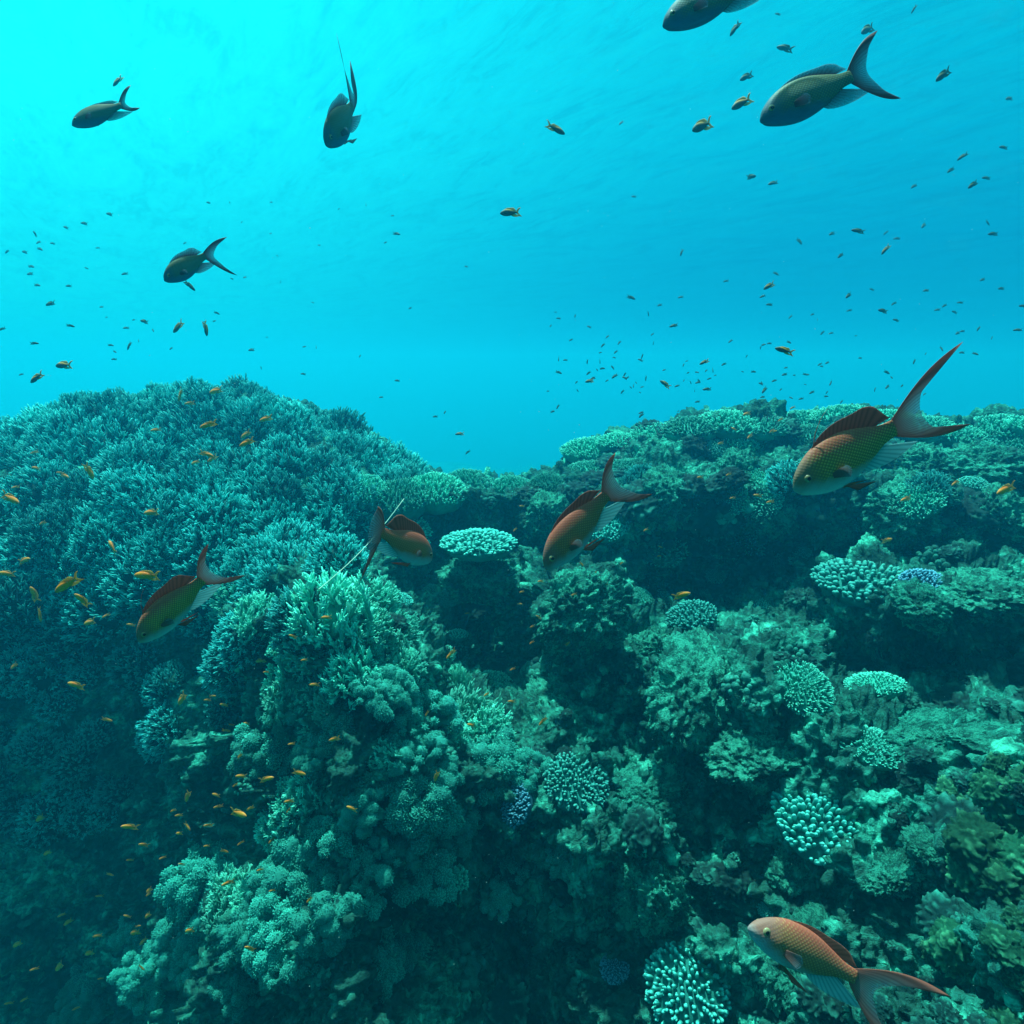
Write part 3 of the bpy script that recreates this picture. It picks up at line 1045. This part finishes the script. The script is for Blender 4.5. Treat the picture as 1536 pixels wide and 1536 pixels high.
TS = [0, .04, .10, .2, .32, .45, .6, .75, .88, 1.0]
TOP = [0.005, .062, .112, .165, .198, .205, .182, .130, .082, .068]
BOT = [-.035, -.078, -.112, -.155, -.185, -.192, -.168, -.115, -.068, -.058]
WID = [.012, .045, .066, .085, .094, .09, .074, .048, .028, .016]


def bend_fn(bend):
    def f(P):
        P = np.array(P, float)
        s = np.maximum(0, -P[:, 0] - 0.25)           # x runs 0 (snout) to -1 (tail base)
        P[:, 1] += bend * s ** 2
        P[:, 0] += 0.35 * abs(bend) ** 2 * s ** 3
        return P
    return f


def sheet(root, tipp, nseg, thick, fn, tipval=None, rays=10, curve=None):
    """fin membrane between a root polyline and a tip polyline, thin but solid"""
    root, tipp = np.array(root, float), np.array(tipp, float)
    n = len(root)
    mb = MB()
    V, A, Ry = [], [], []
    for side in (1, -1):
        for i in range(n):
            for j in range(nseg + 1):
                t = j / nseg
                p = root[i] * (1 - t) + tipp[i] * t
                if curve is not None:
                    p = p + curve(i / (n - 1), t)
                ee = min(1, 4 * min(i, n - 1 - i) / (n - 1) + 0.25)
                p = p + np.array([0, side * thick * (1 - 0.85 * t) * ee, 0])
                V.append(p)
                A.append(tipval(i / (n - 1), t) if tipval else t)
                Ry.append(i / (n - 1) * rays)
    m = n * (nseg + 1)
    w_ = nseg + 1
    fs = []
    for i in range(n - 1):
        for j in range(nseg):
            a = i * w_ + j
            fs.append((a, a + w_, a + w_ + 1, a + 1))
            fs.append((m + a, m + a + 1, m + a + w_ + 1, m + a + w_))
    for i in range(n - 1):
        a = i * w_ + nseg
        fs.append((a, a + w_, m + a + w_, m + a))
    for i in (0, n - 1):
        for j in range(nseg):
            a = i * w_ + j
            fs.append((a, a + 1, m + a + 1, m + a) if i == 0 else (a, m + a, m + a + 1, a + 1))
    mb.add(fn(np.array(V)), fs, A)
    mb.ray = Ry
    return mb


def fin_mesh(mb, name, mat):
    me = mb.mesh(name, mat)
    a = me.attributes.new('ray', 'FLOAT', 'POINT')
    a.data.foreach_set('value', np.array(mb.ray, np.float32))
    return me


def fish_meshes(bend=0.0, tu=0.62, tl=0.55, au=40, al=-28, fil=0.35, fl=None, dh=0.10, deep=1.0, res=1, style=None, anal=1.0, mid=0.24, curl=0.0):
    """returns part name -> mesh, in body lengths, snout at the origin facing +x"""
    mats = {'m': (M_BODY, M_FIN, M_DORSAL, M_PALEFIN), 'r': (M_REDBODY, M_FIN, M_DORSAL, M_PALEFIN), 'd': (M_BACKLITBODY, M_BACKLITFIN, M_BACKLITFIN, M_BACKLITFIN),
            'o': (M_ORANGE, M_YFIN, M_YFIN, M_YFIN), 's': (M_SHADE, M_SHADEFIN, M_SHADEFIN, M_SHADEFIN), 'y': (M_YBACK, M_YFIN, M_YFIN, M_YFIN)}[style or 'm']
    fn = bend_fn(bend)
    out = {}
    nS, nR = (40, 28) if res else (14, 10)
    ts = (1 - np.cos(np.linspace(0, 1, nS) * math.pi)) / 2 * 0.5 + np.linspace(0, 1, nS) * 0.5
    top, bot, wid = spl(TS, TOP, ts) * deep, spl(TS, BOT, ts) * deep, spl(TS, WID, ts)
    V = []
    for i in range(nS):
        for j in range(nR):
            a = 2 * math.pi * j / nR
            c, s = math.cos(a), math.sin(a)
            y = wid[i] * math.copysign(abs(c) ** 0.9, c)
            zc, zh = (top[i] + bot[i]) / 2, (top[i] - bot[i]) / 2
            V.append([-ts[i], y * (1 - 0.15 * max(0, s)), zc + zh * math.copysign(abs(s) ** 1.05, s)])
    V.append([0.008, 0, (top[0] + bot[0]) / 2])
    V.append([-1.01, 0, (top[-1] + bot[-1]) / 2])
    f = [(i * nR + j, i * nR + (j + 1) % nR, (i + 1) * nR + (j + 1) % nR, (i + 1) * nR + j) for i in range(nS - 1) for j in range(nR)]
    f += [(j, nS * nR, (j + 1) % nR) for j in range(nR)]
    f += [((nS - 1) * nR + j, (nS - 1) * nR + (j + 1) % nR, nS * nR + 1) for j in range(nR)]
    P = np.array(V)
    if res:
        # gill cover edge and mouth slit
        gx = np.abs(P[:, 0] + 0.27 + 0.5 * (P[:, 2]) ** 2)
        gm = np.exp(-((P[:, 2] + 0.02) / 0.075) ** 4)
        P[:, 1] *= 1 + gm * (0.05 * np.exp(-((P[:, 0] + 0.24 - 1.2 * P[:, 2] ** 2) / 0.02) ** 2) - 0.07 * np.exp(-((P[:, 0] + 0.28 - 1.2 * P[:, 2] ** 2) / 0.014) ** 2))
        ms = np.exp(-((P[:, 2] + 0.045 - 0.25 * (-P[:, 0])) / 0.008) ** 2) * np.clip(1 - (-P[:, 0]) / 0.09, 0, 1)
        P[:, 1] *= 1 - 0.35 * ms
    mb = MB()
    mb.add(fn(P), f)
    out['body'] = mb.mesh('body', mats[0])
    k = 3 if res else 1
    # tail: lyre with trailing filaments
    n = 20 * k + 1
    ss = np.linspace(-1, 1, n)
    root, tipp = [], []
    for s in ss:
        root.append([-0.97, 0, 0.062 * s])
        ang = math.radians(al + (au - al) * (s + 1) / 2)
        edge = abs(s) ** 2.2
        Lr = mid + (tu if s > 0 else tl) * edge + ((fil if s > 0 or fl is None else fl) * max(0, (abs(s) - 0.72) / 0.28) ** 4)
        tipp.append([-0.97 - Lr * math.cos(ang), 0, 0.05 * s + Lr * math.sin(ang)])

    def tcurve(u, t):
        s = 2 * u - 1
        edge = abs(s) ** 3
        b = math.sin(t * math.pi) * 0.035 * edge * (1 if s > 0 else -1)
        tr = -0.07 * abs(s) ** 8 * t ** 3 * (1 if s > 0 else -1)
        return np.array([0, 0, b + tr + curl * abs(s) ** 4 * t ** 3])
    mb = sheet(root, tipp, 6 * k, 0.007, fn, lambda u, t: (1 - abs(2 * u - 1) ** 4) * t ** 0.9, rays=18, curve=tcurve)
    out['tail_fin'] = fin_mesh(mb, 'tail_fin', mats[1])
    # dorsal
    n = 14 * k
    u = np.linspace(0, 1, n)
    x = 0.24 + 0.58 * u
    rz = spl(TS, TOP, x) * deep - 0.015
    hh = dh * (np.sin(np.clip(u * 1.25 + 0.12, 0, 1) * math.pi * 0.5) ** 0.8) * (1 + 0.35 * np.exp(-((u - 0.8) / 0.12) ** 2)) * np.clip((1 - u) * 9, 0.05, 1)
    root = np.stack([-x, 0 * x, rz], 1)
    tipp = np.stack([-x - 0.03 - 0.14 * u ** 2, 0 * x, rz + hh], 1)
    out['dorsal_fin'] = fin_mesh(sheet(root, tipp, 3 * k, 0.006, fn, lambda u, t: t, rays=16), 'dorsal_fin', mats[2])
    # anal
    n = 8 * k
    u = np.linspace(0, 1, n)
    x = 0.60 + 0.24 * u
    rz = spl(TS, BOT, x) * deep + 0.015
    hh = anal * (0.035 + 0.10 * np.sin(u * math.pi * 0.62) ** 0.9)
    root = np.stack([-x, 0 * x, rz], 1)
    tipp = np.stack([-x - 0.04 - 0.27 * u ** 1.4, 0 * x, rz - hh], 1)
    out['anal_fin'] = fin_mesh(sheet(root, tipp, 3 * k, 0.006, fn, lambda u, t: 0.3 + 0.7 * t, rays=9), 'anal_fin', mats[3])
    if res:
        for sd in (1, -1):
            # pelvic fin
            n = 9
            u = np.linspace(0, 1, n)
            root = np.stack([-0.33 - 0.05 * u, np.full(n, sd * 0.025), np.full(n, BOT[4] * deep + 0.03)], 1)
            tipp = np.stack([-0.66 + 0.20 * u, sd * (0.05 + 0.03 * u), BOT[4] * deep - 0.10 + 0.03 * u], 1)
            out[('pelvic_fin', sd)] = fin_mesh(sheet(root, tipp, 8, 0.006, fn, lambda u, t: 0.2 * t, rays=4), 'pelvic_fin', mats[2])
            # pectoral fin, folded back along the flank
            n = 13
            a = np.linspace(-0.5, 0.55, n)
            root = np.stack([-0.30 + 0 * a, np.full(n, sd * 0.088), -0.045 + 0.045 * a], 1)
            Lp = 0.14 * np.cos(a * 1.1)
            tipp = np.stack([-0.30 - Lp * np.cos(a * 0.9), sd * (0.135 + 0 * a), -0.055 + Lp * np.sin(a * 0.9)], 1)
            out[('pectoral_fin', sd)] = fin_mesh(sheet(root, tipp, 8, 0.003, fn, lambda u, t: 0.15 + 0.85 * t ** 2, rays=9), 'pectoral_fin', mats[1])
            v, f = ICO[3]
            cpos = np.array([-0.115, sd * 0.056, 0.030])
            mb = MB()
            mb.add(fn(v * [0.034, 0.018, 0.034] + cpos), f)
            out[('eye', sd)] = mb.mesh('eye', M_EYE)
            mb = MB()
            mb.add(fn(v * [0.020, 0.010, 0.020] + cpos + np.array([0.001, sd * 0.0105, 0])), f)
            out[('pupil', sd)] = mb.mesh('pupil', M_PUPIL)
        # long third dorsal spine
        mb = MB()
        z0 = float(spl(TS, TOP, np.array([0.30]))[0]) * deep
        pts = [np.array([-0.29, 0, z0]), np.array([-0.35, 0, z0 + dh * 0.9]), np.array([-0.44, 0, z0 + dh * 1.7]), np.array([-0.52, 0, z0 + dh * 2.1])]
        tube(mb, fn(pts), [0.0035, 0.003, 0.002, 0.001], 5)
        out['dorsal_spine'] = mb.mesh('dorsal_spine', mats[2])
    return out


def fish_matrix(head, tail, roll=0.0):
    """head and tail-base points in space; roll tips the back towards (+) or away from the lens"""
    x = head - tail
    Ln = x.length
    x.normalize()
    mid = (head + tail) * 0.5
    view = -mid.normalized()
    upw = (UPV + view * roll)
    z = (upw - x * upw.dot(x)).normalized()
    y = z.cross(x)
    m = Matrix(((x.x, y.x, z.x, head.x), (x.y, y.y, z.y, head.y), (x.z, y.z, z.z, head.z), (0, 0, 0, 1)))
    return m @ Matrix.Diagonal((Ln, Ln, Ln, 1))


def big_fish(hx, hy, tx, ty, d, dz, label, roll=0.15, spine=True, flip=None, **kw):
    """head pixel, tail-base pixel, distance of the middle, extra distance of the tail over the head"""
    mw = fish_matrix(at(hx, hy, d - dz / 2), at(tx, ty, d + dz / 2), roll)
    parts = fish_meshes(**kw)
    e = empty('anthias', mw)
    tag(e, label, 'fish', 'large lyretail fish swimming over the reef')
    eyes = {}
    for k, me in parts.items():
        nm = k if isinstance(k, str) else k[0]
        if nm == 'pelvic_fin' and kw.get('style') == 'd' and hx != 488:
            continue
        if nm == 'pupil' or (nm == 'dorsal_spine' and not spine):
            continue
        o = link(nm, me, e)
        if nm == 'eye':
            eyes[k[1]] = o
    for sd in (1, -1):
        link('pupil', parts[('pupil', sd)], eyes[sd])
    return e


big_fish(1190, 732, 1338, 642, 0.62, 0.012, 'large golden fish with dotted flank and long red tail in front of the reef crest', roll=0.22, bend=0.05, tu=0.14, tl=0.14, au=27, al=-26, fil=0.46, fl=0.30, dh=0.105, deep=1.12, mid=0.28)
big_fish(817, 852, 908, 742, 0.74, 0.02, 'reddish fish diving steeply with its tail raised over the middle reef', roll=0.1, style='r', bend=0.06, tu=0.14, tl=0.22, au=34, al=-46, fil=0.14, dh=0.06, mid=0.2, spine=False)
big_fish(207, 962, 302, 868, 0.72, 0.03, 'dotted fish nosing down in front of the shaded staghorn mound', roll=0.2, bend=0.12, tu=0.13, tl=0.13, au=38, al=-40, fil=0.22, dh=0.10, mid=0.18, deep=1.05)
big_fish(648, 838, 578, 800, 0.80, -0.065, 'orange fish turned away with a thin white tail streamer hanging', roll=0.1, style='r', bend=0.15, tu=0.14, tl=0.12, au=56, al=-86, fil=0.05, fl=0.42, dh=0.15, deep=1.2, mid=0.22, spine=False)
big_fish(1124, 1389, 1272, 1456, 0.64, 0.02, 'brown fish with white throat swimming near the bottom edge', roll=-0.05, style='r', bend=0.15, tu=0.30, tl=0.24, au=20, al=-34, fil=0.25, dh=0.045, mid=0.2, deep=0.86, spine=False)
big_fish(1140, 180, 1280, 112, 0.66, 0.0, 'largest dark fish near the surface with wide forked tail', roll=0.05, style='d', bend=-0.05, tu=0.24, tl=0.24, au=34, al=-44, fil=0.14, dh=0.06, mid=0.2, deep=0.95, spine=False)
big_fish(994, 38, 1125, -28, 0.66, 0.0, 'dark fish cut off by the top edge of the view', roll=0.05, style='d', tu=0.4, tl=0.4, dh=0.06, deep=0.9, spine=False)
big_fish(108, 187, 182, 158, 1.15, 0.01, 'slim olive fish alone near the bright corner of the water', roll=0.0, style='d', tu=0.22, tl=0.12, au=40, al=-30, fil=0.14, dh=0.035, mid=0.12, deep=0.95, spine=False)
big_fish(246, 420, 308, 384, 1.12, 0.045, 'dark fish nosing down in open water left with crescent tail', roll=0.15, style='d', tu=0.28, tl=0.32, au=10, al=-58, fil=0.2, dh=0.09, mid=0.2, deep=1.0, spine=False)
big_fish(488, 216, 534, 158, 1.10, 0.05, 'dark fish seen head on diving with its tail curling upward', roll=0.25, style='d', bend=-0.12, tu=0.22, tl=0.06, au=44, al=12, fil=0.34, curl=0.22, dh=0.09, deep=1.1, spine=False)

# small fish: one source per kind, copied
PROTO = {}


def small(style, px, py, L, label, group, ang=None, parts=True, name='small_fish'):
    """L is the body length in photo pixels"""
    if style not in PROTO:
        PROTO[style] = {k: me for k, me in fish_meshes(style=style, res=0, bend=rng.uniform(-0.1, 0.1), tu=0.24, tl=0.22, au=34, al=-34, fil=0.05, dh=0.085, deep=0.84, mid=0.12).items()}
        import bmesh
        bm = bmesh.new()
        for i, (k, me) in enumerate(PROTO[style].items()):
            bm.from_mesh(me)
        me = bpy.data.meshes.new('small_fish')
        bm.to_mesh(me)
        bm.free()
        me.materials.append(PROTO[style]['body'].materials[0])
        me.materials.append(PROTO[style]['tail_fin'].materials[0])
        nb = len(PROTO[style]['body'].polygons)
        me.polygons.foreach_set('material_index', [0] * nb + [1] * (len(me.polygons) - nb))
        PROTO[style]['joined'] = me
    P = PROTO[style]
    L = L * 0.92
    size = rng.uniform(0.045, 0.06)
    d = size * F / L
    h = hit(px, py)
    if h:
        d = min(d, h[2] - 0.35)
    d = max(0.7, min(d, 7.0))
    if ang is None:
        ang = rng.gauss(18, 22)
    yaw = rng.uniform(-0.8, 0.8)
    a = math.radians(ang)
    left = rng.random() < 0.8
    sx = -1 if left else 1
    full = L / math.cos(yaw) if abs(yaw) < 0.6 else L * 1.2
    dx, dy = sx * math.cos(a) * L / 2, math.sin(a) * L / 2
    dz = math.sin(yaw) * full * d / F * 0.7
    mw = fish_matrix(at(px + dx, py + dy, d - dz / 2), at(px - dx, py - dy, d + dz / 2), rng.uniform(0, 0.3))
    if parts and L >= 15:
        e = empty(name, mw)
        tag(e, label, 'fish', group)
        for k in ('body', 'tail_fin', 'dorsal_fin', 'anal_fin'):
            link(k, P[k], e)
        return e
    o = link(name, P['joined'])
    o.matrix_world = mw
    return tag(o, label, 'fish', group)


ORANGE = """322,587,18 283,605,14 270,594,18 397,629,18 310,638,24 368,665,22 367,653,16 232,645,14 312,682,20 317,689,16 292,694,12 50,679,12 53,702,12
89,709,11 98,714,12 135,709,24 22,731,12 18,749,26 63,785,10 225,769,20 168,819,20 38,840,16 217,863,34 98,878,40 121,898,26 7,860,24 50,889,22
60,924,20 133,934,16 158,924,12 195,937,12 20,1000,12 390,991,15 438,954,12 488,926,14 398,1008,8 112,1027,24 675,982,18 975,899,13 1025,892,24
807,925,8 798,940,8 797,964,8 852,965,9 810,872,8 860,892,8 892,861,8 873,847,8 782,888,7 968,795,7 772,795,7 782,759,7 907,877,8 768,1004,8 780,906,7
932,845,6 990,820,6 988,834,6 1332,810,14 1357,749,14 1506,735,26 1432,725,12 1154,753,11 1098,747,8 1177,703,12 1135,743,12 1049,716,8 1092,712,8 1157,647,9
1124,655,9 1162,647,8 1100,643,8 1119,621,10 1170,630,8 1102,675,8 272,1050,18 310,1050,10 320,1044,9 335,1057,12 162,1080,15 346,1087,8 369,1085,9
341,1096,12 500,1109,16 436,1116,10 359,1135,9 360,1164,15 402,1168,20 451,1160,18 352,1178,9 281,1196,16 323,1192,11 326,1210,14 259,1216,9 267,1223,11
360,1221,22 374,1213,12 192,1240,24 282,1241,13 311,1238,13 268,1250,9 214,1267,14 309,1269,9 338,1277,11 194,1290,11 243,1287,11 271,1296,9 70,1280,12
59,1228,13 166,1312,11 280,1320,10 148,1344,12 223,1336,10 222,1342,9 91,1373,13 101,1384,15 190,1374,11 221,1374,10 202,1399,14 208,1389,8 214,1413,15
283,1396,12 145,1404,14 133,1430,13 50,1454,14 88,1451,14 197,1460,13 213,1452,10 150,1468,9 184,1476,11 202,1481,13 113,1513,13 35,1500,13 12,1505,14
25,1417,14 373,1422,14 463,1351,11 407,1336,9 389,1305,10 340,1325,18 432,1202,14 407,1261,13 360,1265,11 432,1216,9 729,1042,9 766,1052,10 813,1083,16
705,1087,10 640,1071,9 654,1166,15 526,1212,15 470,1027,14 455,990,9 700,920,7 1130,690,8 1080,665,8 1188,612,8"""
ORANGE = [tuple(map(float, s.split(','))) for s in ORANGE.split()]
NAMED_O = {
    (98, 878): 'larger orange fish in front of the shaded left mound above another', (217, 863): 'orange fish with yellow tail just above the dotted fish',
    (121, 898): 'orange fish angled down under the larger orange one', (310, 638): 'orange fish highest of the group over the mound centre',
    (368, 665): 'bright orange fish over the right shoulder of the mound', (135, 709): 'orange fish swimming steeply over the left mound',
    (18, 749): 'orange fish near the left edge over the mound', (1025, 892): 'orange fish right above the small bright finger coral',
    (192, 1240): 'brightest orange fish over the dark gully', (360, 1221): 'orange fish beside the ragged branching coral of the spur',
    (402, 1168): 'orange fish close to the lower branching coral top', (451, 1160): 'yellow fish hovering over the pale lower branching coral',
    (675, 982): 'lone yellow fish over the dark hollow beside the spur', (1506, 735): 'orange fish over the bright outcrop near the right edge',
    (340, 1325): 'orange fish touching the bright coral at the foot of the spur', (112, 1027): 'orange fish pointing down in the shade of the mound',
    (272, 1050): 'yellow fish heading a trio between mound and spur'}
for x, y, L_ in ORANGE:
    lab = NAMED_O.get((int(x), int(y)))
    if lab is None:
        lab = 'small orange fish of the loose school hovering close over the corals'
    ang = {(121, 898): -38, (135, 709): 62, (168, 819): -60, (270, 594): 75, (50, 889): -65, (60, 924): 80, (112, 1027): -15}.get((int(x), int(y)))
    small('o', x, y, L_, lab, 'small orange fish over the corals', ang)

DARK = """1101,45,24 1175,72,22 1118,116,20 1413,114,26 1442,236,18 1504,221,12 1425,256,12 1458,278,16 1478,267,12 1370,280,10 1128,265,13 1158,275,14
1285,346,18 1385,339,9 1482,335,9 1488,351,14 1247,351,9 1328,350,9 1260,384,10 1344,358,10 1200,363,10 1022,380,10 1165,411,9 1143,445,9 1153,457,9
1088,422,8 948,447,12 989,458,7 1020,446,8 1009,489,12 1272,444,10 1273,466,8 1307,434,7 1340,456,9 1323,466,13 1343,480,9 1388,436,9 1405,465,9 1416,459,8
1439,454,9 1431,468,8 1501,433,9 1473,420,8 1533,459,11 1525,495,13 1443,497,7 1436,500,7 1233,500,8 1246,500,7 1218,472,6 1185,476,7 1370,15,14 1166,21,8
931,185,8 950,295,7 1146,517,7 1176,562,8 1229,547,7 1331,559,9 1442,529,8 1464,531,9 1059,584,12 1146,586,11 1217,589,8 1046,574,8 921,565,10 839,559,9
961,624,9 883,490,6 701,679,8 667,619,5 652,625,7 595,571,7 571,596,6 286,430,20 215,482,10 188,492,9 193,520,12 53,515,12 167,518,8 31,562,7 170,539,8
376,525,8 454,561,7 326,470,9 107,489,12 74,456,12 2,494,10 125,335,9 52,350,9 57,364,7 61,374,8 78,365,7 48,400,8 44,411,8 57,428,8 102,429,8 10,378,7 36,378,7
98,341,7 163,321,8 146,372,6 129,402,6 186,411,9 596,351,10 457,520,5 700,400,5 1513,148,10 1300,45,20"""
DARK = [tuple(map(float, s.split(','))) for s in DARK.split()]
for x, y, L_ in DARK:
    lab = {(1413, 114): 'small dark fish right of the largest dark fish tail', (1101, 45): 'small dark fish below the fish cut off by the top edge',
           (1175, 72): 'small dark fish above the head of the largest dark fish', (286, 430): 'small greenish fish just under the crescent tailed dark fish',
           (1285, 346): 'oval dark fish alone in open water over the right reef', (1118, 116): 'small dark fish left of the largest dark fish'}.get((int(x), int(y)))
    small('s', x, y, L_, lab or 'tiny dark fish silhouetted in the open blue water', 'tiny dark fish in open water', -8 if (x, y) == (1285, 346) else None, name='damselfish')
for x, y, L_, lab, an in ((1110, 156, 32, 'yellow backed fish just left of the largest dark fish head', 30), (1051, 190, 30, 'slender yellow backed fish below the brighter one near the surface', 24),
                          (836, 195, 28, 'yellow backed fish alone in the middle of the bright water', 28), (763, 319, 28, 'yellow backed fish alone at the middle of the view', 4),
                          (1327, 376, 17, 'yellow tailed fish among the dark ones over the right reef', 50), (1152, 430, 17, 'yellow tailed fish above the swarm over the reef', 30),
                          (266, 492, 20, 'yellow green fish tilted over the left mound crest', 48), (309, 495, 20, 'yellow green fish pointing steeply down over the mound crest', 80),
                          (93, 548, 20, 'yellow green fish just over the left shoulder of the mound', 5), (53, 568, 20, 'yellow green fish at the left end of the mound skyline', 40),
                          (175, 123, 18, 'pale fish above the slim olive fish', 50), (1174, 525, 26, 'dark olive fish low over the right reef', -15), (996, 575, 16, 'olive fish over the swarm at the reef edge', -35),
                          (883, 572, 12, 'little olive fish at the left side of the swarm', 10), (1055, 544, 14, 'pale olive fish above the swarm', 25), (688, 651, 12, 'tiny yellow fish over the low saddle', 5)):
    small('y', x, y, L_, lab, 'yellow backed fish in open water', an, name='yellow_backed_fish')
# far swarm over the right reef
for k in range(105):
    a = rng.gauss(0, 1)
    x = 1010 + 150 * a if k % 3 else rng.uniform(840, 1500)
    y = 560 + rng.gauss(0, 38) - abs(a) * 6
    if y > 622 or x < 820:
        continue
    small('s', x, y, rng.uniform(3.5, 8), 'tiny dark fish silhouetted in the open blue water', 'tiny dark fish in open water', rng.gauss(35, 35), name='damselfish')
for k in range(30):
    small('s', rng.uniform(150, 620), rng.uniform(300, 560), rng.uniform(3, 5.5), 'tiny dark fish silhouetted in the open blue water', 'tiny dark fish in open water', rng.gauss(30, 35), name='damselfish')

# ------------------------------------------------------------------ snagged fishing line
mb = MB()
h0, h1 = hit(478, 884), hit(600, 752)
p0 = at(478, 884, 2.45)
p1 = at(606, 748, 3.0)
pts = []
for i in range(24):
    t = i / 23
    p = p0.lerp(p1, t)
    p.z -= 0.03 * math.sin(math.pi * t)
    pts.append(np.array(p))
tube(mb, pts, [0.0015] * 24, 6)
tag(link('fishing_line', mb.mesh('fishing_line', M_LINE)), 'thin pale fishing line stretched from the spur crown to the saddle', 'fishing line')

# drifting specks
mb = MB()
v8 = np.array([(1, 0, 0), (-1, 0, 0), (0, 1, 0), (0, -1, 0), (0, 0, 1), (0, 0, -1)], float)
f8 = [(0, 2, 4), (2, 1, 4), (1, 3, 4), (3, 0, 4), (2, 0, 5), (1, 2, 5), (3, 1, 5), (0, 3, 5)]
for k in range(520):
    px, py = rng.uniform(-200, 1740), rng.uniform(100, 1700)
    d = rng.uniform(0.9, 3.6)
    h = hit(px, py)
    if h:
        d = min(d, h[2] - 0.1)
    mb.add(v8 * np.array([rng.uniform(.5, 1.2) for _ in range(3)]) * rng.uniform(0.0004, 0.0011) * (0.5 + d * 0.5) + np.array(at(px, py, d)), f8)
tag(link('drifting_specks', mb.mesh('drifting_specks', plain('speck', (0.6, 0.75, 0.7)))), 'pale specks of plankton drifting through the water', 'plankton', kind='stuff')
